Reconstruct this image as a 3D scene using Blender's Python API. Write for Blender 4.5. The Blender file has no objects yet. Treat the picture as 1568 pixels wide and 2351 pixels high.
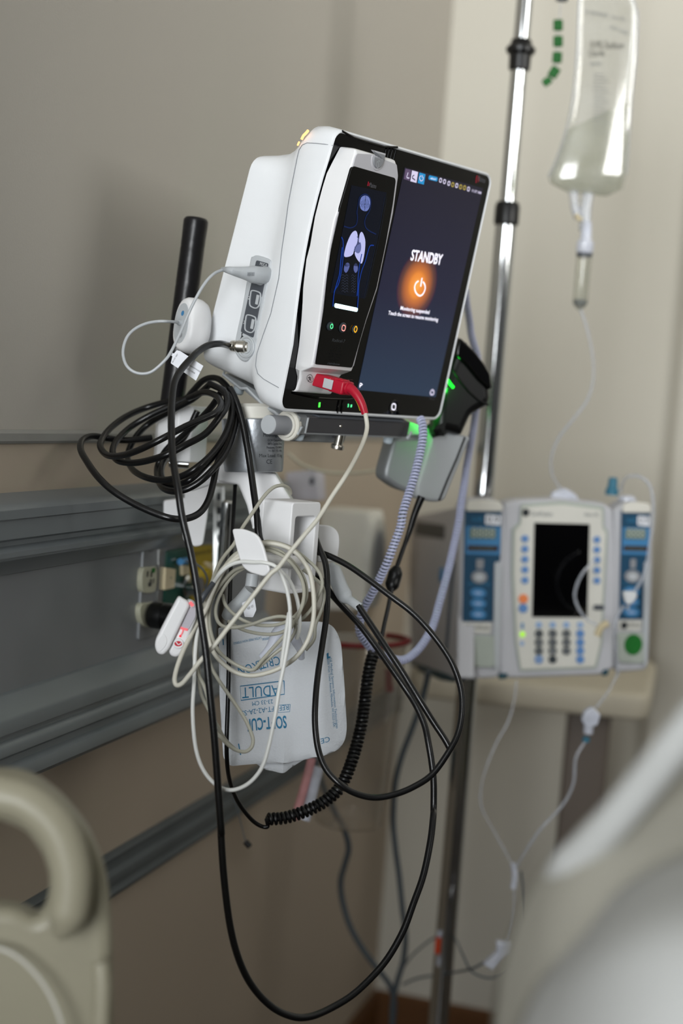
import bpy, bmesh, math, random
from mathutils import Vector, Matrix, geometry
from math import sin, cos, pi, radians, sqrt
random.seed(7)
SC = bpy.context.scene
COL = SC.collection

# ---------------------------------------------------------------- camera basis
# world: X away from the left wall, Y along the left wall towards the back wall, Z up
FPX, CX, CY = 3592.0, 784.0, 1175.5
_Y = Vector((1096, -175, 3592)).normalized()
_d = Vector((-.078, 1, 0)); _d.z = -(_d.x*_Y.x + _d.y*_Y.y)/_Y.z
_Z = -_d.normalized(); _X = _Y.cross(_Z)
CAM = Vector((.71, 0, 1.22))
def wdir(v):
    v = Vector(v); return Vector((v.dot(_X), v.dot(_Y), v.dot(_Z)))
def at(px, py, d): return CAM + wdir(((px-CX)/FPX*d, (py-CY)/FPX*d, d))
def frame(o, ex, ey, ez=None):
    ex = Vector(ex).normalized(); ey = Vector(ey); ey = (ey - ex*ey.dot(ex)).normalized()
    ez = ex.cross(ey)
    return Matrix(((ex.x, ey.x, ez.x, o[0]), (ex.y, ey.y, ez.y, o[1]), (ex.z, ey.z, ez.z, o[2]), (0, 0, 0, 1)))
def hit(M, px, py, z=0.0, ax=2):
    """where the sight line of a measured point meets the local plane (axis ax = z) of frame M"""
    Mi = M.inverted(); o = Mi @ CAM; dd = Mi.to_3x3() @ wdir(((px-CX)/FPX, (py-CY)/FPX, 1))
    return o + dd*((z - o[ax])/dd[ax])
def hp(M, pts, z=0.0): return [tuple(hit(M, x, y, z)[:2]) for x, y in pts]
def zc(pts, x0, y0, s): return [(x0 + p[0]/s, y0 + p[1]/s) + tuple(p[2:]) for p in pts]
I4 = Matrix.Identity(4)
def camframe(px, py, d, yaw=0.0, roll=0.0, tilt=0.0):
    """upright frame at a point; ez points to the camera side, yaw turns it about the vertical"""
    r = wdir((1, 0, 0)); r.z = 0; r.normalize()
    r = Matrix.Rotation(radians(yaw), 3, 'Z') @ r
    M = frame(at(px, py, d), r, (0, 0, 1))
    return M @ Matrix.Rotation(radians(tilt), 4, 'X') @ Matrix.Rotation(radians(roll), 4, 'Z')

# ---------------------------------------------------------------- materials
def srgb(c):
    if isinstance(c, str):
        c = tuple(int(c[i:i+2], 16)/255 for i in (0, 2, 4))
    return tuple((x/12.92 if x <= .04045 else ((x+.055)/1.055)**2.4) for x in c) + (1,)
def mat(name, col, rough=.5, metal=0, spec=.5, noise=.04, nscale=30, bump=0.0, bscale=200, coat=0, emit=None, es=0, trans=0, alpha=1, ior=1.45, sheen=0):
    m = bpy.data.materials.new(name); m.use_nodes = True
    nt = m.node_tree; b = nt.nodes['Principled BSDF']
    c = srgb(col)
    b.inputs['Roughness'].default_value = rough; b.inputs['Metallic'].default_value = metal
    b.inputs['Specular IOR Level'].default_value = spec; b.inputs['IOR'].default_value = ior
    b.inputs['Coat Weight'].default_value = coat
    b.inputs['Transmission Weight'].default_value = trans; b.inputs['Alpha'].default_value = alpha
    tc = nt.nodes.new('ShaderNodeTexCoord'); n = nt.nodes.new('ShaderNodeTexNoise')
    n.inputs['Scale'].default_value = nscale; n.inputs['Detail'].default_value = 4
    nt.links.new(tc.outputs['Object'], n.inputs['Vector'])
    mx = nt.nodes.new('ShaderNodeMix'); mx.data_type = 'RGBA'
    mx.inputs[6].default_value = tuple(x*(1-noise) for x in c[:3])+(1,)
    mx.inputs[7].default_value = tuple(min(1, x*(1+noise)) for x in c[:3])+(1,)
    nt.links.new(n.outputs['Fac'], mx.inputs[0]); nt.links.new(mx.outputs[2], b.inputs['Base Color'])
    if bump:
        n2 = nt.nodes.new('ShaderNodeTexNoise'); n2.inputs['Scale'].default_value = bscale; n2.inputs['Detail'].default_value = 3
        nt.links.new(tc.outputs['Object'], n2.inputs['Vector'])
        bp = nt.nodes.new('ShaderNodeBump'); bp.inputs['Strength'].default_value = bump; bp.inputs['Distance'].default_value = .002
        nt.links.new(n2.outputs['Fac'], bp.inputs['Height']); nt.links.new(bp.outputs['Normal'], b.inputs['Normal'])
    if emit:
        b.inputs['Emission Color'].default_value = srgb(emit); b.inputs['Emission Strength'].default_value = es
    return m
def clear(name, col, dens=.25, rough=.05, tint='ffffff', gloss=.12):
    """thin clear plastic: mostly see-through, with a pale body and a sheen"""
    m = bpy.data.materials.new(name); m.use_nodes = True; nt = m.node_tree; nt.nodes.clear()
    o = nt.nodes.new('ShaderNodeOutputMaterial'); t = nt.nodes.new('ShaderNodeBsdfTransparent'); t.inputs[0].default_value = srgb(tint)
    d = nt.nodes.new('ShaderNodeBsdfDiffuse'); d.inputs[0].default_value = srgb(col)
    rough = max(rough, .14)
    g = nt.nodes.new('ShaderNodeBsdfGlossy'); g.inputs['Roughness'].default_value = rough
    tc = nt.nodes.new('ShaderNodeTexCoord'); n = nt.nodes.new('ShaderNodeTexNoise'); n.inputs['Scale'].default_value = 25
    nt.links.new(tc.outputs['Object'], n.inputs['Vector'])
    ma = nt.nodes.new('ShaderNodeMath'); ma.operation = 'MULTIPLY'; ma.inputs[1].default_value = dens*2
    nt.links.new(n.outputs['Fac'], ma.inputs[0])
    m1 = nt.nodes.new('ShaderNodeMixShader'); m2 = nt.nodes.new('ShaderNodeMixShader')
    nt.links.new(ma.outputs[0], m1.inputs[0]); nt.links.new(t.outputs[0], m1.inputs[1]); nt.links.new(d.outputs[0], m1.inputs[2])
    lw = nt.nodes.new('ShaderNodeLayerWeight'); lw.inputs[0].default_value = .35
    m3 = nt.nodes.new('ShaderNodeMath'); m3.operation = 'MULTIPLY_ADD'; m3.inputs[1].default_value = .3; m3.inputs[2].default_value = gloss*.4
    nt.links.new(lw.outputs['Facing'], m3.inputs[0])
    nt.links.new(m3.outputs[0], m2.inputs[0]); nt.links.new(m1.outputs[0], m2.inputs[1]); nt.links.new(g.outputs[0], m2.inputs[2])
    nt.links.new(m2.outputs[0], o.inputs[0]); return m
def glow(name, col, s=1.0):
    m = bpy.data.materials.new(name); m.use_nodes = True; b = m.node_tree.nodes['Principled BSDF']
    b.inputs['Base Color'].default_value = (0.004, .004, .004, 1); b.inputs['Roughness'].default_value = .2; b.inputs['Specular IOR Level'].default_value = .2
    b.inputs['Emission Color'].default_value = srgb(col); b.inputs['Emission Strength'].default_value = s
    return m

M_ = dict(
 white=mat('white_plastic', 'e6e8ea', .42, bump=.05, bscale=900),
 white2=mat('satin_white_plastic', 'e9e9ea', .38),
 warmwhite=mat('warm_white_plastic', 'dcd9cf', .45),
 greyp=mat('light_grey_plastic', 'b9bdc0', .45),
 greyf=mat('handheld_face_grey', 'c4c3c8', .42, bump=.04, bscale=900),
 midgrey=mat('mid_grey_plastic', '8b8d91', .5),
 dgrey=mat('dark_grey_plastic', '4a4e54', .45),
 seam=mat('seam_grey', '8e9297', .6),
 black=mat('black_plastic', '0b0b0c', .35),
 gloss=mat('black_gloss', '040405', .06, spec=.5),
 panel=mat('black_face_panel', '030304', .12),
 cable=mat('black_cable', '0c0c0d', .3, spec=.55, bump=.05, bscale=400),
 grip=mat('black_rubber_grip', '121114', .32, bump=.25, bscale=90),
 coilb=mat('black_coil_cord', '0a0a0b', .38),
 gcable=mat('grey_sensor_cable', 'b3b7ba', .4),
 bcable=mat('beige_grey_cable', 'a8a698', .4, noise=.08, nscale=60),
 wcable=mat('white_cable', 'd9dad6', .4),
 pcable=mat('ivory_cable', 'cfccbf', .38),
 bluecoil=mat('pale_blue_cord', 'bcc0dc', .4),
 slate=mat('slate_grey_cable', '4c545a', .4),
 red=mat('red_connector', 'b00f2c', .4, bump=.05, bscale=600),
 redd=mat('dark_red', '6d1012', .5),
 steel=mat('brushed_steel', 'b9bbb9', .28, 1, noise=.1, nscale=60),
 nickel=mat('nickel', 'cfcac0', .26, 1, noise=.15, nscale=200),
 chrome=mat('chrome', 'c9cbcc', .08, 1, noise=.02),
 alu=mat('silver_paint', 'a9adb2', .34, .75, noise=.1, nscale=150, bump=.1, bscale=300),
 plate=mat('grey_mount_plate', '8d9092', .4, .3),
 railg=mat('chair_rail_grey', '5c6264', .5), cupg=mat('holder_grey', 'a3a6a8', .5),
 plated=mat('dark_mount_channel', '4c4b4e', .4, .3),
 foot=mat('milky_rubber', 'c4d0d8', .5),
 ink=mat('black_ink', '1c2226', .6),
 inkg=mat('grey_ink', '5f656b', .6),
 inkb=mat('blue_ink', '2d7da6', .6),
 inkw=mat('white_ink', 'd8dadb', .5),
 cuff=mat('cuff_fabric', 'dfe3e8', .75, bump=.3, bscale=500, noise=.05),
 paper=mat('paper_label', 'e6e8ee', .6),
 blue=mat('pump_blue', '0d425f', .45),
 blue2=mat('pump_light_blue', '3f7fb0', .45),
 key=mat('blue_key', '5b86bd', .5),
 keyl=mat('pale_blue_key', '8fabd0', .5),
 keyd=mat('dark_key', '2b3338', .5),
 keyo=mat('orange_key', 'e8834a', .5),
 cream=mat('cream_face', 'd3d1c8', .5),
 pump=mat('pump_housing', 'bcbcc0', .5),
 pumpd=mat('pump_door', 'a9b0a6', .45),
 lcd=mat('lcd', '5c7168', .3),
 lcdr=mat('red_lcd', '3a2222', .3),
 teal=mat('dark_teal', '1d4551', .5),
 tealc=mat('teal_cap', '2d6e86', .45),
 green=mat('green_plastic', '0a6a1c', .5),
 bead=mat('green_bead', '0a5f1a', .5),
 gpanel=mat('green_panel', '0d4a3c', .4),
 ypanel=mat('yellow_panel', '9a8410', .45),
 ivory=mat('ivory_plastic', 'cdbf9d', .45),
 outlet=mat('outlet_ivory', 'b5b49f', .45),
 hw=mat('headwall_metal', '85888b', .4, .1, noise=.03, nscale=8),
 hwd=mat('headwall_rail', '787e81', .4, .1, noise=.03),
 wallp=mat('wall_paint', 'b3aea5', .85, noise=.015, nscale=3, bump=.08, bscale=400),
 wallb=mat('back_wall_paint', 'cbc7bb', .85, noise=.02, nscale=2, bump=.08, bscale=400),
 wallc=mat('lower_wall_paint', 'b5a795', .7, noise=.02, nscale=3),
 trimg=mat('grey_trim', '8e8d88', .6),
 base=mat('wood_baseboard', '5e3c1c', .5, noise=.25, nscale=14),
 floor=mat('vinyl_floor', '4e4338', .4, noise=.08, nscale=12),
 ceil=mat('ceiling_paint', 'd8d8d4', .9),
 bedp=mat('bed_plastic', '9d9884', .4, noise=.03),
 sheet=mat('bed_linen', '9a978c', .9, noise=.05, nscale=6, bump=.3, bscale=40),
 pillow=mat('pillow_linen', 'b9bab8', .9, noise=.04, nscale=6),
 tablem=mat('table_laminate', 'c3bba8', .5),
 post=mat('table_column', '6b6158', .45),
 clearp=clear('clear_tubing', 'cdd2dc', .38),
 clearc=clear('clear_connector', 'dde1ee', .7),
 bag=clear('bag_film', 'e2e2dc', .20, tint='fdfdfb', gloss=.25),
 fluid=clear('bag_fluid', 'c0c2b4', .22, tint='f0f1ea', gloss=.05),
 drip=clear('drip_chamber', 'b9bab0', .25, tint='f2f2ec'),
 canister=clear('clear_canister', 'a8a298', .16, tint='f4f1ec'),
 pinkt=clear('pink_tube', 'e0a2a4', .7),
 gl_amber=glow('amber_lamp', 'ffb877', 2.2), gl_green=glow('green_led', '3dff3a', 3.5), gl_cyan=glow('cyan_bar', 'c8fbff', 4.0),
 gl_cyane=glow('cyan_edge', '35b6c8', 1.0),
 gl_white=glow('screen_white', 'f4f2ff', 1.5), gl_red=glow('red_glyph', 'ff9a90', 1.6), gl_or=glow('orange_glyph', 'ffb020', 1.6),
 gl_gr=glow('green_glyph', '5dffa0', 1.5), gl_lung=glow('lung', 'c3c6f6', .95), gl_lung2=glow('lung_shade', '8d98dc', .5), gl_brain=glow('brain', '8a9ce8', .6),
 gl_blue=glow('body_outline', '1c4fc4', .5), gl_blued=glow('body_outline_dim', '16306e', .5), gl_kid=glow('kidney', '6a76b8', .7), gl_gut=glow('gut', '4a5268', .5), gl_gutd=glow('gut_dark', '10141e', .5),
 gl_disp=glow('small_display', '070d1c', .8), gl_disp2=glow('small_display_edge', '1c2c48', .6),
 gl_pur=glow('icon_purple', '6a5878', .8), gl_ib=glow('icon_blue', '2c9ad8', .9), gl_iw=glow('icon_pale', 'ddd6f0', 1.0), gl_id=glow('icon_dark', '565070', .6),
 gl_yel=glow('icon_yellow', 'c9b45a', .8), gl_lime=glow('lime_led', '9fe02a', 1.3), gl_scan=glow('scanner_led', '18ff30', 3.0),
 logor=glow('logo_red', 'b0243a', .7), logog=glow('logo_grey', '8a8a90', .35), dimtext=glow('dim_lettering', '55585c', .45),
 pinkmark=mat('pink_mark', 'f0a0a8', .5), redmark=mat('red_mark', 'c01830', .5), shade=mat('sensor_grey', 'b9b6be', .5),
)

# ---------------------------------------------------------------- mesh builder
class G:
    def __init__(s): s.v = []; s.f = []; s.m = []; s.mats = []
    def mi(s, m):
        m = M_[m] if isinstance(m, str) else m
        if m not in s.mats: s.mats.append(m)
        return s.mats.index(m)
    def add(s, vs, fs, m, M=I4):
        k = len(s.v); i = s.mi(m)
        s.v += [M @ Vector(v) for v in vs]
        for f in fs: s.f.append([a+k for a in f]); s.m.append(i)
        return s
def mesh_of(name, g, off, ang=38):
    me = bpy.data.meshes.new(name)
    me.from_pydata([tuple(v-off) for v in g.v], [], g.f)
    for m in g.mats: me.materials.append(m)
    me.polygons.foreach_set('material_index', g.m)
    me.polygons.foreach_set('use_smooth', [True]*len(g.f))
    me.update(); me.set_sharp_from_angle(angle=radians(ang))
    return me
def thing(name, label, cat, loc, group=None, kind=None):
    o = bpy.data.objects.new(name, None); COL.objects.link(o); o.location = loc; o.empty_display_size = .02
    o['label'] = label; o['category'] = cat
    if group: o['group'] = group
    if kind: o['kind'] = kind
    return o
def wloc(o):
    v = Vector(o.location)
    while o.parent: o = o.parent; v = v + Vector(o.location)
    return v
def part(name, g, parent, label=None, ang=38):
    o = bpy.data.objects.new(name, mesh_of(name, g, wloc(parent), ang)); COL.objects.link(o); o.parent = parent
    if label: o['label'] = label
    return o
def single(name, g, label, cat, group=None, kind=None, ang=38):
    c = sum(g.v, Vector())/len(g.v); c.z = min(v.z for v in g.v)
    o = bpy.data.objects.new(name, mesh_of(name, g, c, ang)); COL.objects.link(o); o.location = c
    o['label'] = label; o['category'] = cat
    if group: o['group'] = group
    if kind: o['kind'] = kind
    return o
def struct(name, g):
    o = bpy.data.objects.new(name, mesh_of(name, g, Vector())); COL.objects.link(o); o['kind'] = 'structure'; return o

def area(l): return sum(l[i-1][0]*l[i][1]-l[i][0]*l[i-1][1] for i in range(len(l)))/2
def offs(l, d):
    n = len(l); out = []
    for i in range(n):
        a = Vector(l[i-1][:2]); b = Vector(l[i][:2]); c = Vector(l[(i+1) % n][:2])
        e1 = b-a; e2 = c-b
        if e1.length < 1e-9: e1 = e2
        if e2.length < 1e-9: e2 = e1
        e1.normalize(); e2.normalize()
        n1 = Vector((-e1.y, e1.x)); n2 = Vector((-e2.y, e2.x)); nn = n1+n2
        if nn.length < 1e-6: nn = n1
        nn.normalize(); k = max(.45, nn.dot(n1)); out.append(tuple(b+nn*(d/k)))
    return out
def prism(g, loops, z0, z1, m, M=I4, ch=0.0, both=False, mcap=None, seg=3):
    if not isinstance(loops[0][0], (tuple, list, Vector)): loops = [loops]
    L = []
    for i, l in enumerate(loops):
        l = [tuple(p[:2]) for p in l]
        if (area(l) > 0) != (i == 0): l = l[::-1]
        L.append(l)
    lv = []
    if ch:
        if both: lv += [(z0+ch*(1-cos(a)), ch*(1-sin(a))) for a in [pi/2*k/seg for k in range(seg)]]
        else: lv += [(z0, 0)]
        lv += [(z1-ch+ch*sin(a), ch*(1-cos(a))) for a in [pi/2*k/seg for k in range(seg+1)]]
    else: lv = [(z0, 0), (z1, 0)]
    if ch and both: lv = [(z0+ch*(1-sin(a)), ch*(1-cos(a))) for a in [pi/2*(1-k/seg) for k in range(seg)]] + lv[seg:]
    for l in L:
        vs = []; n = len(l)
        for z, o in lv: vs += [(p[0], p[1], z) for p in (offs(l, o) if o else l)]
        fs = [[a*n+i, a*n+(i+1) % n, (a+1)*n+(i+1) % n, (a+1)*n+i] for a in range(len(lv)-1) for i in range(n)]
        g.add(vs, fs, m, M)
    for z, o, top in ((lv[-1][0], lv[-1][1], 1), (lv[0][0], lv[0][1], 0)):
        pl = [[Vector((p[0], p[1], z)) for p in (offs(l, o) if o else l)] for l in L]
        if len(pl) == 1 and len(pl[0]) <= 4: f = [list(range(len(pl[0])))]
        else: f = [list(t) for t in geometry.tessellate_polygon(pl)]
        vs = [v for q in pl for v in q]
        ff = []
        for t in f:
            a, b, c = vs[t[0]], vs[t[1]], vs[t[2]]
            up = (b-a).cross(c-a).z > 0
            ff.append(t if up == bool(top) else t[::-1])
        g.add(vs, ff, mcap if (mcap and top) else m, M)
    return g
def flat(g, loop, z, m, M=I4): 
    pl = [Vector((p[0], p[1], z)) for p in loop]
    f = [list(t) for t in geometry.tessellate_polygon([pl])]
    ff = []
    for t in f:
        a, b, c = pl[t[0]], pl[t[1]], pl[t[2]]
        ff.append(t if (b-a).cross(c-a).z > 0 else t[::-1])
    return g.add(pl, ff, m, M)
def rrect(x0, y0, x1, y1, r, n=5):
    r = min(r, abs(x1-x0)/2*.99, abs(y1-y0)/2*.99); o = []
    for cx, cy, a0 in ((x1-r, y1-r, 0), (x0+r, y1-r, pi/2), (x0+r, y0+r, pi), (x1-r, y0+r, 1.5*pi)):
        for k in range(n+1):
            a = a0+pi/2*k/n; o.append((cx+r*cos(a), cy+r*sin(a)))
    return o
def circ(cx, cy, rx, ry=None, n=20): ry = ry or rx; return [(cx+rx*cos(2*pi*k/n), cy+ry*sin(2*pi*k/n)) for k in range(n)]
def roundpoly(pts, r, n=4):
    """round the corners of a polygon; r may be a list"""
    o = []; N = len(pts)
    for i in range(N):
        a, b, c = Vector(pts[i-1][:2]), Vector(pts[i][:2]), Vector(pts[(i+1) % N][:2])
        rr = r[i] if isinstance(r, (list, tuple)) else r
        k = min(rr, (a-b).length*.48, (c-b).length*.48)
        p, q = b+(a-b).normalized()*k, b+(c-b).normalized()*k
        for j in range(n+1):
            t = j/n; o.append(tuple(p*(1-t)**2+b*2*t*(1-t)+q*t*t))
    return o
def sm2(pts, k=4, closed=True):
    P = [Vector((p[0], p[1], 0)) for p in pts]; return [(v.x, v.y) for v in spline(P, k, closed)]
def box(g, lo, hi, m, M=I4, bev=0.0):
    lo = Vector(lo); hi = Vector(hi)
    l = rrect(lo.x, lo.y, hi.x, hi.y, bev, 3) if bev else [(lo.x, lo.y), (hi.x, lo.y), (hi.x, hi.y), (lo.x, hi.y)]
    return prism(g, l, lo.z, hi.z, m, M, ch=min(bev, (hi.z-lo.z)*.45) if bev else 0, both=bool(bev))
def lathe(g, prof, m, M=I4, n=24, mats=None):
    vs = []; fs = []
    for r, z in prof: vs += [(r*cos(2*pi*k/n), r*sin(2*pi*k/n), z) for k in range(n)]
    for a in range(len(prof)-1):
        f = [[a*n+i, a*n+(i+1) % n, (a+1)*n+(i+1) % n, (a+1)*n+i] for i in range(n)]
        g.add([], [], m)
        fs.append((f, mats[a] if mats else m))
    k = len(g.v); g.v += [M @ Vector(v) for v in vs]
    for f, mm in fs:
        i = g.mi(mm)
        for q in f: g.f.append([a+k for a in q]); g.m.append(i)
    i = g.mi(m)
    g.f.append([k+j for j in range(n)][::-1]); g.m.append(i)
    g.f.append([k+(len(prof)-1)*n+j for j in range(n)]); g.m.append(g.mi(mats[-1]) if mats else i)
    return g
def spline(P, k=6, closed=False):
    P = [Vector(p) for p in P]; n = len(P); o = []
    rng = range(n) if closed else range(n-1)
    for i in rng:
        p1, p2 = P[i], P[(i+1) % n]
        p0 = P[i-1] if (closed or i > 0) else p1*2-p2
        p3 = P[(i+2) % n] if (closed or i < n-2) else p2*2-p1
        for j in range(k):
            t = j/k
            o.append(.5*((2*p1)+(p2-p0)*t+(2*p0-5*p1+4*p2-p3)*t*t+(3*p1-p0-3*p2+p3)*t**3))
    if not closed: o.append(P[-1])
    return o
def resample(P, step):
    o = [P[0]]; acc = 0
    for a, b in zip(P, P[1:]):
        L = (b-a).length
        while L > 1e-9 and acc+L >= step:
            t = (step-acc)/L; a = a+(b-a)*t; o.append(a.copy()); L = (b-a).length; acc = 0
        acc += L
    return o
def frames(P):
    T = []
    for i in range(len(P)):
        t = (P[min(i+1, len(P)-1)]-P[max(i-1, 0)]); T.append(t.normalized() if t.length > 1e-9 else Vector((0, 0, 1)))
    n = T[0].orthogonal().normalized(); o = []
    for i, t in enumerate(T):
        n = (n-t*n.dot(t)); n = n.normalized() if n.length > 1e-6 else t.orthogonal().normalized()
        o.append((t, n, t.cross(n)))
    return o
def sweep(g, P, r, m, n=10, M=I4, cap=True, flatk=1.0):
    P = [Vector(p) for p in P]; F = frames(P); vs = []
    for i, (p, (t, a, b)) in enumerate(zip(P, F)):
        rr = r[i] if isinstance(r, (list, tuple)) else (r(i/(len(P)-1)) if callable(r) else r)
        vs += [p+(a*cos(2*pi*k/n)+b*sin(2*pi*k/n)*flatk)*rr for k in range(n)]
    fs = [[a*n+i, a*n+(i+1) % n, (a+1)*n+(i+1) % n, (a+1)*n+i] for a in range(len(P)-1) for i in range(n)]
    if cap: fs += [[i for i in range(n)][::-1], [(len(P)-1)*n+i for i in range(n)]]
    return g.add(vs, fs, m, M)
def cable(g, pts, r, m, n=10, k=6, dflt=None):
    """pts: measured (px, py, distance)"""
    P = [at(p[0], p[1], p[2] if len(p) > 2 else dflt) for p in pts]
    return sweep(g, spline(P, k), r, m, n)
def depths(pts, key):
    """interpolate distances along a list of points: key = [(index, distance), ...]"""
    o = []
    for i, p in enumerate(pts):
        for (a, da), (b, db) in zip(key, key[1:]):
            if a <= i <= b:
                t = (i-a)/(b-a) if b > a else 0; o.append((p[0], p[1], da+(db-da)*t)); break
        else: o.append((p[0], p[1], key[-1][1]))
    return o
def coil(g, P, R, r, pitch, m, n=7, per=12):
    P = resample(spline(P, 8), pitch/per); F = frames(P); H = []
    for i, (p, (t, a, b)) in enumerate(zip(P, F)):
        th = 2*pi*i/per; H.append(p+(a*cos(th)+b*sin(th))*R)
    return sweep(g, H, r, m, n)
def loft(g, secs, m, M=I4, caps=(1, 1), mats=None):
    n = len(secs[0]); vs = [p for s in secs for p in s]; k = len(g.v); g.v += [M @ Vector(v) for v in vs]
    for a in range(len(secs)-1):
        i = g.mi(mats[a] if mats else m)
        for j in range(n): g.f.append([k+a*n+j, k+a*n+(j+1) % n, k+(a+1)*n+(j+1) % n, k+(a+1)*n+j]); g.m.append(i)
    i = g.mi(m)
    if caps[0]: g.f.append([k+j for j in range(n)][::-1]); g.m.append(i)
    if caps[1]: g.f.append([k+(len(secs)-1)*n+j for j in range(n)]); g.m.append(i)
    return g
_tc = {}
def text(g, s, m, M, w=None, h=None, x=0, y=0, z=.0003, bold=0.0, italic=0.0):
    """lettering with its lower left corner at x, y, scaled to width w and/or cap height h"""
    key = (s, bold)
    if key not in _tc:
        cu = bpy.data.curves.new('t', 'FONT'); cu.body = s; cu.size = 1; cu.offset = bold; cu.resolution_u = 3
        o = bpy.data.objects.new('t', cu); COL.objects.link(o)
        dg = bpy.context.evaluated_depsgraph_get(); me = bpy.data.meshes.new_from_object(o.evaluated_get(dg))
        _tc[key] = ([v.co.copy() for v in me.vertices], [list(p.vertices) for p in me.polygons])
        bpy.data.objects.remove(o); bpy.data.curves.remove(cu); bpy.data.meshes.remove(me)
    V, Fs = _tc[key]
    if not V: return g
    x0 = min(v.x for v in V); x1 = max(v.x for v in V)
    H = .7
    sy = (h/H) if h else w/(x1-x0)
    sx = (w/(x1-x0)) if w else sy
    vs = [((v.x-x0)*sx+x+italic*v.y*sy, v.y*sy+y, z) for v in V]
    return g.add(vs, Fs, m, M)
def ptext(g, s, m, M, a, b, h, z, bold=0.0, italic=0.0):
    """lettering whose baseline runs between two measured points on plane z of frame M"""
    p = hit(M, *a, z); q = hit(M, *b, z); ex = Vector((q.x-p.x, q.y-p.y, 0)); w = ex.length
    R = M @ Matrix.Translation((p.x, p.y, z)) @ Matrix.Rotation(math.atan2(ex.y, ex.x), 4, 'Z')
    return text(g, s, m, R, w=w, h=h, z=0, bold=bold, italic=italic)
def quadp(g, M, pts, z, m, t=None, r=0.0, ch=0.0):
    l = hp(M, pts, z)
    if r: l = roundpoly(l, r)
    if t is None: return flat(g, l, z, m, M)
    return prism(g, l, z-t, z, m, M, ch=ch)
def stroke(g, M, pts, z, w, m, closed=False, k=5):
    """a thin flat line of width w through measured points on plane z"""
    P = [hit(M, x, y, z) for x, y in pts]
    S = spline(P, k, closed)
    if closed: S.append(S[0])
    vs = []; 
    for i, p in enumerate(S):
        t = (S[min(i+1, len(S)-1)]-S[max(i-1, 0)]); t.z = 0
        t = t.normalized() if t.length > 1e-9 else Vector((1, 0, 0)); nrm = Vector((-t.y, t.x, 0))*w/2
        vs += [p+nrm, p-nrm]
    fs = [[2*i, 2*i+1, 2*i+3, 2*i+2] for i in range(len(S)-1)]
    return g.add(vs, fs, m, M)

# ================================================================ ROOM
def bx(lo, hi, m):
    g = G(); box(g, lo, hi, m); return g
struct('wall_left', bx((-.12, -1.6, 0), (0, 2.95, 2.6), 'wallp'))
g = G()
# back wall with a shallow boxed-out column at its right
prism(g, roundpoly([(-.12, 2.83), (.452, 2.83), (.468, 2.808), (3.2, 2.808), (3.2, 2.95), (-.12, 2.95)], [0, .012, .012, 0, 0, 0], 5), 0, 2.6, 'wallb')
struct('wall_back', g)
struct('floor', bx((-.12, -1.6, -.05), (3.2, 2.95, 0), 'floor'))
struct('ceiling', bx((-.12, -1.6, 2.6), (3.2, 2.95, 2.65), 'ceil'))
g = G(); prism(g, [(0, 0), (-.012, 0), (-.012, .098), (-.006, .105), (0, .105)], 0, .452, 'base', frame((0, 2.83, 0), (0, 1, 0), (0, 0, 1)))
prism(g, [(0, 0), (-.012, 0), (-.012, .098), (-.006, .105), (0, .105)], .468, 3.2, 'base', frame((0, 2.808, 0), (0, 1, 0), (0, 0, 1)))
struct('baseboard_back', g)
WL = frame((0, 0, 0), (0, -1, 0), (0, 0, 1))       # local x = -Y, y = Z, z = out of the left wall (+X... see below)
def ext_wall(g, prof, y0, y1, m):
    """profile (x out of wall, Z) extruded along the wall"""
    vs = [(p[0], y0, p[1]) for p in prof]+[(p[0], y1, p[1]) for p in prof]; n = len(prof)
    fs = [[i, (i+1) % n, n+(i+1) % n, n+i] for i in range(n)]
    pl = [Vector((p[0], p[1], 0)) for p in prof]; T = geometry.tessellate_polygon([pl])
    fs += [list(t) for t in T]+[[n+a for a in t][::-1] for t in T]
    return g.add(vs, fs, m)
g = G(); ext_wall(g, [(0, 1.1555), (.006, 1.1555), (.008, 1.158), (.008, 1.165), (.005, 1.168), (0, 1.168)], -1.6, 2.83, 'trimg'); struct('trim_1', g)
g = G(); ext_wall(g, [(0, 0), (.003, 0), (.003, 1.1555), (0, 1.1555)], -1.6, 2.83, 'wallc'); struct('trim_2', g)
g = G(); ext_wall(g, [(.003, 0), (.014, 0), (.014, .098), (.009, .105), (.003, .105)], -1.6, 2.818, 'base'); struct('baseboard_left', g)
g = G(); ext_wall(g, [(.003, .648), (.012, .650), (.014, .655), (.010, .660), (.010, .668), (.016, .672), (.016, .678), (.010, .682), (.010, .690), (.012, .696), (.006, .700), (.003, .700)][::-1], -.4, 2.80, 'railg'); struct('trim_3', g)

# headwall service unit on the left wall
HWP = [(.003, 1.110), (.040, 1.107), (.049, 1.105), (.052, 1.102), (.052, 1.094), (.0495, 1.0925), (.0495, 1.076), (.043, 1.073), (.043, 1.069), (.0495, 1.067), (.053, 1.065),
       (.053, 1.0605), (.048, 1.0595), (.048, 1.057), (.040, 1.051), (.036, 1.042), (.030, 1.040), (.030, .932), (.034, .930), (.040, .922), (.048, .916), (.050, .912), (.050, .901), (.046, .899), (.046, .894), (.050, .892),
       (.052, .888), (.052, .882), (.047, .878), (.047, .872), (.054, .869), (.056, .864), (.056, .858), (.052, .853), (.003, .850)][::-1]
root = thing('headwall_unit', 'long grey metal headwall service panel with ribbed top and bottom rails on the left wall', 'wall panel', (0, 1.3, .85))
g = G(); ext_wall(g, [p for p in HWP if .931 <= p[1] <= 1.0405 and p[0] > .004]+[(.003, 1.0405), (.003, .931)], -.4, 1.95, 'hw'); part('face_panel', g, root)
g = G(); ext_wall(g, [p for p in HWP if p[1] >= 1.0399]+[(.003, 1.040)], -.4, 1.95, 'hwd'); part('top_rail', g, root)
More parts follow.
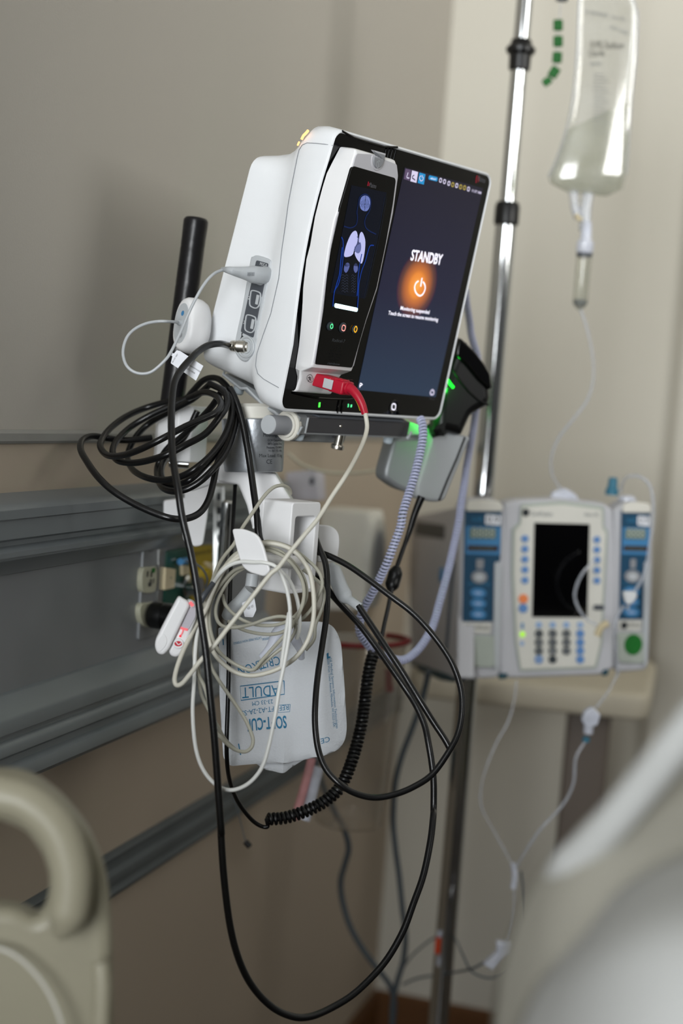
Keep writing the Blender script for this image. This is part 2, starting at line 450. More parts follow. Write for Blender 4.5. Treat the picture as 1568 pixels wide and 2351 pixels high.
g = G(); ext_wall(g, [(.003, .9321)]+[p for p in HWP if p[1] <= .9321], -.4, 1.95, 'hwd'); part('bottom_rail', g, root)
# frame on the headwall face: x = +Y (to the right in the photo), y = up, z = out
HF = frame((.030, 0, 0), (0, 1, 0), (0, 0, 1))
def q(g, pts, z, m, t=None, r=0, ch=0): return quadp(g, HF, pts, z, m, t, r, ch)
root = thing('outlet_plate', 'grey wall outlet plate with two ivory sockets, the lower one filled by a black plug', 'outlet', HF @ hit(HF, 350, 1380, 0))
g = G(); q(g, [(331, 1250), (384, 1244), (378, 1452), (319, 1470)], .003, 'plate', .003, .003, .001); part('plate', g, root)
g = G(); q(g, [(366, 1262), (374, 1262), (370, 1440), (362, 1440)], .0055, 'steel', .003, .001, .0006); part('metal_strip', g, root)
g = G()
for (cx, cy) in ((345, 1333),):
    l = sm2(hp(HF, [(cx-16, cy+25), (cx-19, cy), (cx-14, cy-28), (cx+3, cy-31), (cx+15, cy-30), (cx+16, cy-2), (cx+12, cy+24), (cx-4, cy+29)], .006), 3); prism(g, l, 0, .006, 'outlet', HF, ch=.001)
q(g, [(349, 1305), (357, 1303), (356, 1314), (348, 1316)], .0065, 'green')
q(g, [(345, 1330), (348, 1329), (347, 1341), (344, 1342)], .0065, 'black'); q(g, [(352, 1328), (354, 1327), (353, 1339), (351, 1340)], .0065, 'black')
for dx in (0, 9):
    q(g, [(338+dx, 1312), (341+dx, 1311), (340+dx, 1324), (337+dx, 1325)], .0066, 'black')
q(g, [(341, 1338), (348, 1337), (347, 1346), (341, 1347)], .0066, 'black')
part('socket', g, root)
g = G(); l = sm2(hp(HF, [(328, 1433), (322, 1408), (326, 1387), (342, 1384), (358, 1386), (356, 1432), (342, 1440)], .006), 3); prism(g, l, 0, .006, 'outlet', HF, ch=.001); part('socket', g, root)
g = G(); text(g, '4LA-10', 'ink', HF, w=.012, x=hit(HF, 342, 1268, .0034).x, y=hit(HF, 345, 1268, .0034).y, z=.0034); part('room_code', g, root)
g = G()
P0 = HF @ hit(HF, 345, 1411, .008); P1 = at(398, 1420, (P0-CAM).length-.06)
M = frame(P0, (0, 1, 0), (0, 0, 1)); M = frame(P0, M.to_3x3() @ Vector((1, 0, 0)), (0, 0, 1))
prof = [(.0125, 0), (.0145, .003), (.0148, .014)]+[(r, .016+k*.0022+o) for k in range(7) for r, o in ((.0148, 0), (.0135, .0008), (.0135, .0014))]+[(.013, .033), (.008, .036)]
lathe(g, prof, 'black', M)
single('power_plug', g, 'round black ribbed power plug pushed into the lower wall socket', 'plug')
# gas outlet panels
root = thing('oxygen_outlet', 'green oxygen gas outlet panel with ivory tag and chrome fitting on the headwall', 'gas outlet', HF @ hit(HF, 410, 1330, 0))
g = G(); q(g, [(384, 1266), (436, 1256), (436, 1385), (376, 1395)], .005, 'gpanel', .005, .002, .001); part('panel', g, root)
g = G(); q(g, [(381, 1303), (404, 1307), (401, 1350), (379, 1355)], .009, 'ivory', .004, .001, .0006); q(g, [(391, 1325), (394, 1325), (394, 1328), (391, 1328)], .0093, 'gpanel'); part('tag', g, root)
g = G(); c = hit(HF, 424, 1345, .005); lathe(g, [(.013, 0), (.013, .004), (.010, .006), (.010, .014), (.012, .015), (.012, .019), (.005, .020)], 'chrome', HF @ Matrix.Translation((c.x, c.y, .005))); part('fitting', g, root)
g = G(); text(g, 'OXYGEN', 'inkw', HF, w=.014, x=hit(HF, 392, 1290, .0054).x, y=hit(HF, 392, 1288, .0054).y, z=.0054); part('lettering', g, root)
g = G(); c = hit(HF, 418, 1288, .01); lathe(g, [(.004, 0), (.004, .02), (.002, .022)], 'blue2', frame(HF @ Vector((c.x-.01, c.y, .012)), (0, 0, 1), (1, 0, 0))); part('hose_nipple', g, root, 'blue nipple')
root = thing('air_outlet', 'yellow medical air outlet panel beside the green one on the headwall', 'gas outlet', HF @ hit(HF, 465, 1330, 0))
g = G(); q(g, [(438, 1256), (489, 1250), (486, 1370), (438, 1384)], .005, 'ypanel', .005, .002, .001); part('panel', g, root)
g = G(); q(g, [(476, 1290), (496, 1294), (492, 1330), (474, 1336)], .009, 'ivory', .004, .001, .0006); part('tag', g, root); g = G(); q(g, [(420, 1297), (436, 1300), (436, 1318), (420, 1322)], .009, 'ivory', .004, .001, .0006); part('tag', g, root)
g = G(); c = hit(HF, 458, 1325, .005); lathe(g, [(.016, 0), (.016, .004), (.012, .007), (.012, .012), (.006, .014)], 'ypanel', HF @ Matrix.Translation((c.x, c.y, .005))); part('fitting', g, root)
g = G(); ptext(g, 'MEDICAL AIR', 'ink', HF, (444, 1276), (484, 1268), .0035, .0054); part('lettering', g, root)
g = G(); cable(g, [(428, 1288, 1.66), (448, 1294, 1.655), (466, 1308, 1.66), (476, 1330, 1.67), (472, 1352, 1.68)], .0011, 'slate'); single('hanging_cord', g, 'thin dark cord looping across the yellow and green outlet panels', 'cord')
g = G(); P = at(522, 1150, 1.74)
M = frame(P, wdir((1, 0, 0)), (0, 0, 1)); Mz = frame(P, (1, 0, 0), (0, 1, 0))
root = thing('equipment_rail', 'upright chrome tube on a slotted steel strip behind the hanging cables', 'rail', P-Vector((0, 0, .12)))
lathe(g, [(.0055, -.17), (.007, -.168), (.007, -.002), (.005, 0)], 'chrome', Mz, 20); part('tube', g, root)
g = G(); l = [(-.0165, -.17), (-.0165, .015), (-.004, .015), (-.004, -.17)]
holes = [rrect(-.0125, -.155+.0155*k, -.0085, -.147+.0155*k, .001, 2) for k in range(11)]
prism(g, [l]+holes, -.012, -.009, 'steel', M); box(g, (-.0165, -.17, -.013), (-.004, .015, -.0121), 'dgrey', M); part('slotted_strip', g, root)

# ================================================================ MONITOR
R3 = [(.60855439, -.01376239, .79339281), (.20268559, -.9639866, -.17218705)]
MO = frame(CAM+wdir((-.00529561, -.34786821, 1.41525955)), wdir(R3[0]), wdir(R3[1]))
W, H = .27, .2637
def bump(h):
    f = h/H
    return .0078*sin(pi*((f-.08)/.68)**.85) if .08 < f < .76 else 0
def dense(x0, y0, x1, y1, r, side=14, nc=5):
    c = rrect(x0, y0, x1, y1, r, nc); o = []; N = len(c)
    for i in range(N):
        a, b = c[i], c[(i+1) % N]; o.append(a)
        if i % (nc+1) == nc:
            for k in range(1, side): o.append((a[0]+(b[0]-a[0])*k/side, a[1]+(b[1]-a[1])*k/side))
    return o
def sec(x0, x1, top, bot, r, z, bmp=0, tilt=0):
    o = []
    for x, y in dense(x0, -bot, x1, -top, r):
        zz = z - bmp*bump(-y)*max(0, 1-x/.03) - tilt*(-y-.037)/.2
        o.append((x, y, zz))
    return o
root = thing('patient_monitor', 'white patient monitor with large black-framed screen reading STANDBY, tilted on its mount', 'monitor', MO @ Vector((.13, -H, -.05)))
g = G()
S = [sec(.0032, W-.0032, .0032, H-.0032, .010, -.0012, 1), sec(.002, W-.002, .002, H-.002, .011, 0, 1), sec(.0006, W-.0006, .0006, H-.0006, .012, -.0008, 1), sec(0, W, 0, H, .012, -.0025, 1),
     sec(-.0008, W, -.0012, H, .014, -.018), sec(-.0008, W, -.0005, H-.001, .018, -.030), sec(.0012, W-.001, .004, H-.005, .024, -.040), sec(.0050, W-.004, .0105, H-.009, .026, -.047),
     sec(.0078, W-.008, .019, H-.0125, .026, -.056), sec(.0078, W-.014, .027, H-.0150, .024, -.066, 0, .004), sec(.0055, W-.02, .0315, H-.018, .020, -.078, 0, .009),
     sec(.0025, W-.03, .0345, H-.0215, .016, -.090, 0, .014), sec(.0020, W-.034, .036, H-.0235, .014, -.0935, 0, .016), sec(.0045, W-.038, .0385, H-.026, .013, -.0960, 0, .016), sec(.010, W-.045, .045, H-.032, .012, -.0968, 0, .016)]
loft(g, S, 'white', MO, (0, 1)); hs = part('housing', g, root)
# seams of the front shell on the side
SF = frame(MO @ Vector((0, 0, 0)), MO.to_3x3() @ Vector((0, 0, 1)), MO.to_3x3() @ Vector((0, 1, 0)))   # side frame: x to the front, y up, z out of the left side
g = G(); SM = [((763, 334), (735, 330), (702, 328), (692, 334), (684, 350), (679, 372))]
def side_pt(px, py):
    """point just above the housing's left side seen at px, py"""
    for x0 in [k*.0005-.003 for k in range(30)]:
        p = hit(MO, px, py, x0, 0)
        z = -p.z; y = p.y
        xs = [(.0, 0), (.018, -.0008), (.030, -.0008), (.040, .0012), (.047, .005), (.056, .0078), (.066, .0078), (.078, .0055), (.090, .0025)]
        tl = 0
        xx = None
        for (a, va), (b, vb) in zip(xs, xs[1:]):
            if a <= z <= b: xx = va+(vb-va)*(z-a)/(b-a)
        if xx is not None and x0 >= xx-.0004: return MO @ (p-Vector((.0003, 0, 0)))
    return MO @ hit(MO, px, py, 0, 0)
sweep(g, [side_pt(x, y) for x, y in [(764, 334), (745, 331), (725, 329), (705, 328), (694, 333), (687, 344), (683, 360), (678, 385), (671, 420), (662, 468), (655, 520), (647, 575), (640, 640), (622, 720), (604, 770), (590, 812), (587, 840), (592, 858), (605, 870), (622, 880), (640, 890)]], .00035, 'seam', 5)
part('shell_seam', g, root)
g = G()
S = [sec(i, W-i, i, H-i, max(.002, .012-i), -.0010, 1) for i in (.0034, .009, .016, .023, .0305)]
loft(g, S, 'gloss', MO, (0, 1)); part('bezel', g, root, 'glossy black frame round the screen')
# screen
sm = bpy.data.materials.new('monitor_screen'); sm.use_nodes = True; nt = sm.node_tree; b = nt.nodes['Principled BSDF']
scr_c = MO @ hit(MO, 958, 655, -.0005)
def dist_ramp(nt, c, stops, wl):
    tc = nt.nodes.new('ShaderNodeTexCoord'); v = nt.nodes.new('ShaderNodeVectorMath'); v.operation = 'DISTANCE'
    nt.links.new(tc.outputs['Object'], v.inputs[0]); v.inputs[1].default_value = c-wl
    r = nt.nodes.new('ShaderNodeValToRGB'); nt.links.new(v.outputs['Value'], r.inputs[0]); r.color_ramp.interpolation = 'EASE'
    while len(r.color_ramp.elements) < len(stops): r.color_ramp.elements.new(.5)
    for e, (p, c2) in zip(r.color_ramp.elements, stops): e.position = p; e.color = srgb(c2)
    return tc, r
tc, r = dist_ramp(nt, scr_c, [(0, 'ffb257'), (.010, 'f2913c'), (.019, 'b7682e'), (.028, '63413a'), (.036, '000000')], wloc(root))
sx = nt.nodes.new('ShaderNodeSeparateXYZ'); nt.links.new(tc.outputs['Object'], sx.inputs[0])
r2 = nt.nodes.new('ShaderNodeMapRange'); r2.inputs[1].default_value = .02; r2.inputs[2].default_value = .24
nt.links.new(sx.outputs['Z'], r2.inputs[0])
r3 = nt.nodes.new('ShaderNodeValToRGB'); nt.links.new(r2.outputs[0], r3.inputs[0])
r3.color_ramp.elements[0].color = srgb('2c3a4e'); r3.color_ramp.elements[1].color = srgb('22202c'); e = r3.color_ramp.elements.new(.45); e.color = srgb('25263a')  # bluish lift at the bottom: part interface gradient, part painted-in reflection
mx = nt.nodes.new('ShaderNodeMix'); mx.data_type = 'RGBA'; mx.blend_type = 'LIGHTEN'; mx.inputs[0].default_value = 1
nt.links.new(r.outputs[0], mx.inputs[6]); nt.links.new(r3.outputs[0], mx.inputs[7])
nt.links.new(mx.outputs[2], b.inputs['Emission Color']); b.inputs['Emission Strength'].default_value = 1.0
b.inputs['Base Color'].default_value = (.004, .004, .006, 1); b.inputs['Roughness'].default_value = .15; b.inputs['Specular IOR Level'].default_value = .22
M_['screen'] = sm
g = G(); quadp(g, MO, [(929, 384), (1109, 432), (1000, 912), (820, 895)], -.0007, 'screen')
Z1 = -.0004
ptext(g, 'STANDBY', 'gl_white', MO, (942, 597), (1013, 608), .0105, Z1, .02)
pc = hit(MO, 965, 660, Z1)
stroke(g, MO, [(961, 645), (955, 650), (952, 660), (955, 672), (963, 679), (971, 675), (976, 663), (975, 653), (971, 647)], Z1, .0016, 'gl_white')
stroke(g, MO, [(969, 638), (967, 650), (966, 658)], Z1, .0018, 'gl_white')
ptext(g, 'Monitoring suspended', 'gl_white', MO, (919, 711), (985, 721), .0038, Z1, .012)
ptext(g, 'Touch the screen to resume monitoring', 'gl_white', MO, (891, 722), (1005, 738), .0038, Z1, .012)
def icon(pts, m, z=Z1): quadp(g, MO, pts, z, m)
icon([(931, 387), (944, 390), (940, 415), (927, 411)], 'gl_pur'); icon([(946, 391), (960, 395), (956, 420), (942, 416)], 'gl_iw'); icon([(963, 396), (977, 400), (973, 424), (959, 420)], 'gl_ib')
stroke(g, MO, [(951, 402), (947, 405), (947, 409), (950, 411), (953, 414)], Z1+.0002, .0012, 'gl_id'); stroke(g, MO, [(937, 396), (934, 407), (940, 409)], Z1+.0002, .001, 'gl_iw')
stroke(g, MO, [(967, 403), (963, 408), (966, 415), (971, 413), (972, 406)], Z1+.0002, .0009, 'gl_iw'); stroke(g, MO, [(970, 402), (969, 408)], Z1+.0002, .0009, 'gl_iw')
quadp(g, MO, [(985, 402), (1005, 407), (1004, 417), (983, 412)], Z1, 'gl_ib', r=.002); ptext(g, 'ADULT', 'gl_white', MO, (988, 411), (1001, 414), .0016, Z1+.0002)
for x, y, m in ((1012, 414, 'gl_iw'), (1021, 417, 'gl_iw'), (1031, 421, 'gl_iw'), (1040, 424, 'gl_yel'), (1049, 426, 'gl_iw'), (1058, 429, 'gl_yel'), (1067, 431, 'gl_yel'), (1076, 434, 'gl_iw')):
    stroke(g, MO, [(x-2, y-4), (x+2, y-3), (x+1, y+4), (x-3, y+3)], Z1, .0012, m, True, 2)
ptext(g, '11:37 AM', 'gl_iw', MO, (1083, 440), (1104, 446), .0026, Z1, .02)
stroke(g, MO, [(826, 890), (827, 880), (832, 883), (827, 886)], Z1, .001, 'gl_white', k=2)
stroke(g, MO, [(992, 895), (996, 899), (995, 905), (990, 906), (988, 901)], Z1, .0016, 'gl_iw', True)
part('screen', g, root, 'lit screen with orange glow, STANDBY and power sign')
g = G()
ptext(g, 'Masimo', 'logog', MO, (1096, 414), (1113, 421), .0055, -.0008); stroke(g, MO, [(1093, 420), (1094, 408), (1096, 403)], -.0008, .0014, 'logor'); stroke(g, MO, [(1098, 418), (1099, 406)], -.0008, .0010, 'logor')
ptext(g, 'Root', 'dimtext', MO, (986, 917), (998, 919), .002, -.0008)
part('maker_mark', g, root)
g = G(); stroke(g, MO, [(733, 935), (734, 924)], -.0006, .0024, 'gl_green'); part('status_light', g, root); g = G(); stroke(g, MO, [(799, 935), (800, 930), (799, 928)], -.0006, .0014, 'gl_gr'); part('status_light', g, root); g = G(); stroke(g, MO, [(806, 935), (807, 929)], -.0006, .0022, 'gl_gr'); part('status_light', g, root)
g = G(); c = hit(MO, 905, 934, 0); lathe(g, [(.0072, -.002), (.0072, 0), (.0066, .0005), (.0058, 0), (.003, -.0003)], 'gloss', MO @ Matrix.Translation((c.x, c.y, -.0008)))
stroke(g, MO, [(901, 928), (908, 929), (907, 940), (900, 939)], .0002, .0012, 'gl_white', True, 3); part('home_button', g, root)
# mouldings of the handheld's dock
g = G(); sweep(g, [MO @ Vector((*hit(MO, x, y, .001)[:2], .0002)) for x, y in [(676, 903), (700, 909), (730, 914), (765, 916), (800, 917), (826, 914)]], .0011, 'gloss', 8)
part('dock_moulding', g, root)
for dx in (0, 9): g = G(); sweep(g, [MO @ Vector((*hit(MO, x+dx, y, 0)[:2], -.0006)) for x, y in [(781, 915), (778, 930), (775, 949)]], .0010, 'gloss', 8); part('dock_moulding', g, root)
g = G()
sweep(g, [MO @ Vector((*hit(MO, x, y, 0)[:2], 0)) for x, y in [(786, 301), (812, 316), (845, 327), (880, 337), (912, 338)]], .0011, 'gloss', 8)
for k in range(4): sweep(g, [MO @ Vector((*hit(MO, x+k*7, y+k*2, 0)[:2], -.0006)) for x, y in [(890, 338), (886, 352), (884, 362)]], .0008, 'gloss', 6)
part('dock_moulding', g, root)
g = G()
for pts in ([(688, 314), (692, 306), (699, 299), (703, 294)], [(679, 328), (681, 323), (683, 320)]):
    sweep(g, [side_pt(x+5, y+7)+wdir((0, 0, -.002)) for x, y in pts], .0013 if pts[0][0] > 680 else .0009, 'gl_amber', 8)
part('alarm_light', g, root, 'amber alarm light on the top rear edge')
# port panel on the side
PZ = -.0045
g = G(); fr = hp(SF, [(590, 586), (618, 596), (622, 606), (617, 640), (592, 762), (592, 778), (583, 800), (575, 818), (560, 830), (545, 820), (537, 800), (541, 770), (556, 700), (573, 600), (579, 589)], PZ)
fr = sm2(fr, 3); prism(g, fr, PZ-.010, PZ, 'greyp', SF, ch=.0016); pp = part('port_panel', g, root)
g = G(); quadp(g, SF, [(588, 597), (616, 605), (581, 776), (552, 762)], PZ+.0006, 'dgrey', .001, .002, .0003)
ptext(g, 'MOC-9', 'inkw', SF, (596, 608), (611, 613), .0028, PZ+.0009); ptext(g, '2', 'inkw', SF, (569, 687), (573, 688), .003, PZ+.0009); ptext(g, '3', 'inkw', SF, (558, 743), (562, 744), .003, PZ+.0009)
part('port_label', g, pp)
for cx, cy in ((599, 634), (588, 688), (577, 744)):
    g = G(); o = [(-8, -22), (7, -19), (13, -12), (11, 10), (3, 21), (-9, 18), (-14, 10), (-12, -12)]
    a = sm2(hp(SF, [(cx+x, cy+y) for x, y in o], PZ), 3); b_ = offs(a if area(a) > 0 else a[::-1], .0012)
    prism(g, [a, b_], PZ-.002, PZ+.0018, 'greyp', SF, ch=.0004); flat(g, b_, PZ+.0004, 'midgrey', SF)
    quadp(g, SF, [(cx+1, cy-12), (cx+7, cy-10), (cx+3, cy+12), (cx-3, cy+10)], PZ+.0014, 'greyp', .001, .0006, .0002)
    part('port', g, pp)
g = G(); c = hit(SF, 566, 797, PZ); Mc = SF @ Matrix.Translation((c.x, c.y, PZ-.002))
lathe(g, [(.0105, 0), (.0105, .0032), (.0095, .0038), (.0085, .003), (.0082, .0012), (.0065, .0012), (.006, .003), (.0052, .003), (.005, .0008), (.001, .0008)], 'greyp', Mc); part('hose_port', g, pp)
g = G(); c = hit(SF, 555, 771, PZ+.0002)
for p in ([(555, 766), (555, 772), (552, 778)], [(555, 770), (559, 774)], [(555, 771), (557, 779)]): stroke(g, SF, p, PZ+.0003, .0009, 'ink', k=2)
flat(g, circ(c.x, c.y+.0022, .0008, n=8), PZ+.0003, 'ink', SF); part('body_sign', g, pp)

# ---------------------------------------------------------------- handheld docked in the monitor
root = thing('handheld_oximeter', 'tall white handheld oximeter docked in the left of the monitor, its display showing lungs', 'handheld device', MO @ Vector((.05, -.24, .01)))
T = .025
Lp = sorted([tuple(hit(MO, x, y, T)[:2]) for x, y in [(817, 349), (813, 360), (790, 446), (769, 502), (756, 566), (744, 650), (738, 700), (728, 777), (718, 836)]], key=lambda p: -p[1])
Rp = sorted([tuple(hit(MO, x, y, T)[:2]) for x, y in [(910, 374), (915, 388), (913, 403), (902, 490), (886, 566), (866, 662), (840, 739), (825, 790), (812, 843)]], key=lambda p: -p[1])
bot = hit(MO, 688, 899, .008)
def interp(tab, y):
    if y >= tab[0][1]: return tab[0][0]
    for a, b_ in zip(tab, tab[1:]):
        if a[1] >= y >= b_[1]: return a[0]+(b_[0]-a[0])*(a[1]-y)/(a[1]-b_[1]+1e-9)
    a, b_ = tab[-2], tab[-1]; return b_[0]
ytop = min(Lp[0][1], Rp[0][1])+.002; yb = (Lp[-1][1]+Rp[-1][1])/2-.001
ys = [ytop-.0005, ytop-.0015, ytop-.004, ytop-.010]+[ytop-.012-(ytop-.012-yb)*k/14 for k in range(15)]
st = [(y, T) for y in ys]
st[0] = (ytop+.001, T-.004); st[1] = (ytop, T-.0012); st[2] = (ytop-.002, T)
st += [(yb-.0025, T-.0008), (yb-.005, T-.005), (yb-.0085, T-.0115), (yb-.016, .0115), (bot.y+.002, .010), (bot.y, .0085), (bot.y-.0008, .006)]
Lb = sorted([tuple(hit(MO, x, y, 0)[:2]) for x, y in [(786, 332), (782, 338), (774, 354), (760, 380), (749, 403), (738, 443), (723, 502), (714, 560), (705, 592), (697, 660), (695, 713), (688, 790), (680, 840), (675, 889)]], key=lambda p: -p[1])
def hsec(y, t, i0=0.0):
    xl = interp(Lp, y)+i0; xb = max(interp(Lb, y), xl-.004)+i0; xr = interp(Rp, y)-i0; r = .0024; o = [(xl, y, -.0005), ]
    o = [(xr, y, -.0005)]
    for k in range(5): a = pi/2*k/4; o.append((xr-r+r*cos(a), y, t-r+r*sin(a)))
    for k in range(5): a = pi/2+pi/2*k/4; o.append((xl+r+r*cos(a), y, t-r+r*sin(a)))
    o.append((xb, y, -.0005)); return o
secs = [hsec(y, t, .0015 if i == 0 else (.004 if y < yb-.014 else 0)) for i, (y, t) in enumerate(st)]
g = G(); loft(g, secs, 'white2', MO); part('body', g, root)
# grey front collar and black face
g = G(); col = hp(MO, [(819, 352), (850, 354), (910, 377), (913, 403), (901, 490), (885, 566), (865, 662), (839, 739), (824, 790), (811, 842), (720, 834), (730, 777), (740, 700), (746, 650), (758, 566), (771, 502), (792, 446), (815, 360)], T)
prism(g, roundpoly(col, .0018), T-.001, T+.0006, 'greyf', MO, ch=.0004); part('face_rim', g, root)
g = G(); fc = hp(MO, [(811, 381), (905, 408), (907, 415), (900, 470), (884, 560), (863, 660), (838, 736), (821, 795), (807, 844), (722, 836), (731, 777), (741, 713), (750, 628), (759, 566), (779, 477), (805, 386)], T)
prism(g, roundpoly(fc, .0025), T-.001, T+.0010, 'panel', MO, ch=.0004); fp = part('face_panel', g, root)
Z2 = T+.0012
g = G(); quadp(g, MO, [(807, 425), (888, 442), (838, 686), (758, 672)], Z2, 'gl_disp')
z = Z2+.0002; O1 = (560, 270); s1 = 3.92
def zz(pts): return zc(pts, 560, 270, s1)
def z2(pts): return zc(pts, 560, 560, s1)
fl = lambda pts, m, dz=0: flat(g, sm2(hp(MO, pts, z+dz), 3), z+dz, m, MO)
sk = lambda pts, w, m, dz=0.0001: stroke(g, MO, pts, z+dz, w, m)
sk(zz([(900, 978), (960, 992), (1010, 965), (1022, 900), (1018, 850), (1030, 780), (1045, 715), (1095, 690), (1138, 730), (1140, 800), (1125, 850), (1105, 880), (1088, 930), (1095, 985), (1130, 1020), (1190, 1050)]), .0011, 'gl_blued')
sk(zz([(878, 1075), (892, 1110), (893, 1200), (888, 1300), (870, 1420), (850, 1500), (815, 1568), (800, 1700)]), .0011, 'gl_blue'); sk(zz([(1170, 1150), (1135, 1155), (1112, 1220), (1090, 1300), (1060, 1380), (1035, 1500), (1030, 1600), (1020, 1745)]), .0011, 'gl_blue')
sk(z2([(885, 30), (872, 150), (860, 270), (835, 360), (812, 438)]), .0013, 'gl_blue'); sk(z2([(1060, 90), (1040, 200), (1028, 300), (1025, 400), (1018, 468)]), .0013, 'gl_blue')
fl(zz([(1095, 700), (1130, 725), (1137, 780), (1118, 830), (1090, 843), (1055, 825), (1042, 780), (1055, 720)]), 'gl_brain')
for k in range(6):
    x = 1055+k*14; sk(zz([(x, 730+abs(k-3)*8), (x-6, 770), (x+6, 790), (x-4, 820-abs(k-3)*6)]), .0004, 'gl_disp2', .0003)
sk(zz([(1097, 700), (1090, 760), (1088, 840)]), .0005, 'gl_disp', .0003)
fl(zz([(1005, 1018), (1022, 1050), (1022, 1110), (1005, 1160), (990, 1200), (980, 1230), (950, 1250), (903, 1250), (912, 1180), (935, 1110), (970, 1040)]), 'gl_lung')
fl(zz([(1060, 1028), (1080, 1060), (1093, 1120), (1085, 1220), (1062, 1312), (1030, 1290), (1005, 1250), (998, 1210), (1030, 1170), (1035, 1100), (1042, 1050)]), 'gl_lung')
fl(zz([(1040, 1120), (1055, 1150), (1050, 1200), (1028, 1222), (1000, 1205), (992, 1180)]), 'gl_lung2', .0001)
sk(zz([(1018, 1070), (1030, 1100), (1010, 1150), (995, 1170)]), .0009, 'gl_lung2', .0003); sk(zz([(1045, 1130), (1015, 1150), (992, 1200)]), .0005, 'gl_disp', .0004)
fl(zz([(912, 1255), (960, 1265), (995, 1225), (1005, 1260), (1040, 1310), (1030, 1340), (960, 1330), (915, 1345), (905, 1300)]), 'gl_gutd')
fl(zz([(935, 1305), (952, 1325), (940, 1370), (918, 1397), (900, 1370), (910, 1320)]), 'gl_kid'); fl(zz([(1005, 1310), (1022, 1325), (1025, 1370), (1005, 1398), (988, 1370), (990, 1330)]), 'gl_kid')
fl(z2([(905, 265), (1010, 270), (1025, 340), (1000, 430), (955, 462), (890, 440), (858, 410), (870, 320)]), 'gl_gutd')
random.seed(3)
for k in range(7):
    y = 285+k*24; sk(z2([(878, y), (892, y-10), (908, y+6), (925, y-8), (938, y+6)]), .0004, 'gl_gut', .0003); sk(z2([(965, y+4), (980, y-8), (992, y+8), (1008, y-4)]), .0004, 'gl_gut', .0003)
sk([(888, 452), (872, 540), (855, 615), (840, 682)], .0003, 'gl_disp2'); sk([(884, 451), (868, 540), (851, 615), (836, 682)], .0003, 'gl_disp2')
part('display', g, fp, 'lit display with glowing lungs, brain and kidneys')
g = G(); prism(g, roundpoly(hp(MO, [(769, 696), (821, 707), (819, 716), (768, 706)], Z2), .0022), Z2-.0008, Z2+.0006, 'gl_cyan', MO); part('light_bar', g, fp)
for (cx, cy, r, m, gl) in ((757, 749, 9, 'gl_gr', [(762, 744), (759, 748), (760, 754), (764, 752), (764, 746)]), (786, 752, 10.5, 'gl_red', [(787, 747), (793, 749), (791, 759), (785, 757)]), (814, 756, 8.5, 'gl_or', [(813, 757), (817, 749), (820, 755), (816, 763)])):
    g = G(); c = hit(MO, cx, cy, Z2); rr = r*1.42/3592/.85
    lathe(g, [(rr, 0), (rr, .0014), (rr*.85, .002), (rr*.2, .0021)], 'keyd', MO @ Matrix.Translation((c.x, c.y, T+.0008)))
    stroke(g, MO, gl, T+.0032, .0009, m, True, 3); part('button', g, fp)
g = G(); ptext(g, 'Masimo', 'logog', MO, (848, 429), (863, 433), .0042, Z2); stroke(g, MO, [(844, 427), (846, 417)], Z2, .0011, 'logor'); stroke(g, MO, [(847, 427), (848, 420)], Z2, .0008, 'logor')
ptext(g, 'Radical-7', 'dimtext', MO, (762, 784), (791, 787), .0030, Z2, 0, .2)
ptext(g, 'rainbow', 'dimtext', MO, (752, 836), (780, 839), .0022, Z2)
c = hit(MO, 770, 813, Z2)
for rr, n in ((.001, 1), (.0035, 8), (.006, 12), (.0085, 16)):
    for k in range(n): flat(g, circ(c.x+rr*cos(6.283*k/n), c.y+rr*sin(6.283*k/n), .0004, n=6), Z2, 'gl_gutd', MO)
part('lettering', g, fp)
g = G(); c = hit(MO, 866, 366, T); Mc = MO @ Matrix.Translation((c.x, c.y, T-.002))
l = [(p[0], p[1]) for p in circ(0, 0, .0098, n=28) if p[1] < .003]; l = l+[(.0095, .007), (-.0095, .007)]
prism(g, l, 0, .0032, 'greyf', Mc, ch=.0003); l2 = [(x*.8, y*.8) for x, y in l]; prism(g, l2, .001, .0045, 'midgrey', Mc, ch=.001)
stroke(g, MO, [(865, 372), (868, 373), (869, 384), (865, 384)], T+.0027, .0005, 'greyp', True, 3); stroke(g, MO, [(868, 373), (870, 368), (872, 372)], T+.0027, .0005, 'greyp', k=3); part('lock_button', g, root)
g = G()
zb = .0135; MC = MO
ptsb = [(707, 862), (714, 860), (719, 871), (716, 877), (708, 876), (704, 868)]
stroke(g, MO, ptsb, zb, .0005, 'ink', True, 2); stroke(g, MO, [(711, 864), (711, 870), (708, 875)], zb+.0002, .0009, 'ink', k=2); stroke(g, MO, [(711, 869), (714, 874)], zb+.0002, .0009, 'ink', k=2); stroke(g, MO, [(707, 867), (715, 868)], zb+.0002, .0007, 'ink', k=2)
part('patient_sign', g, root)

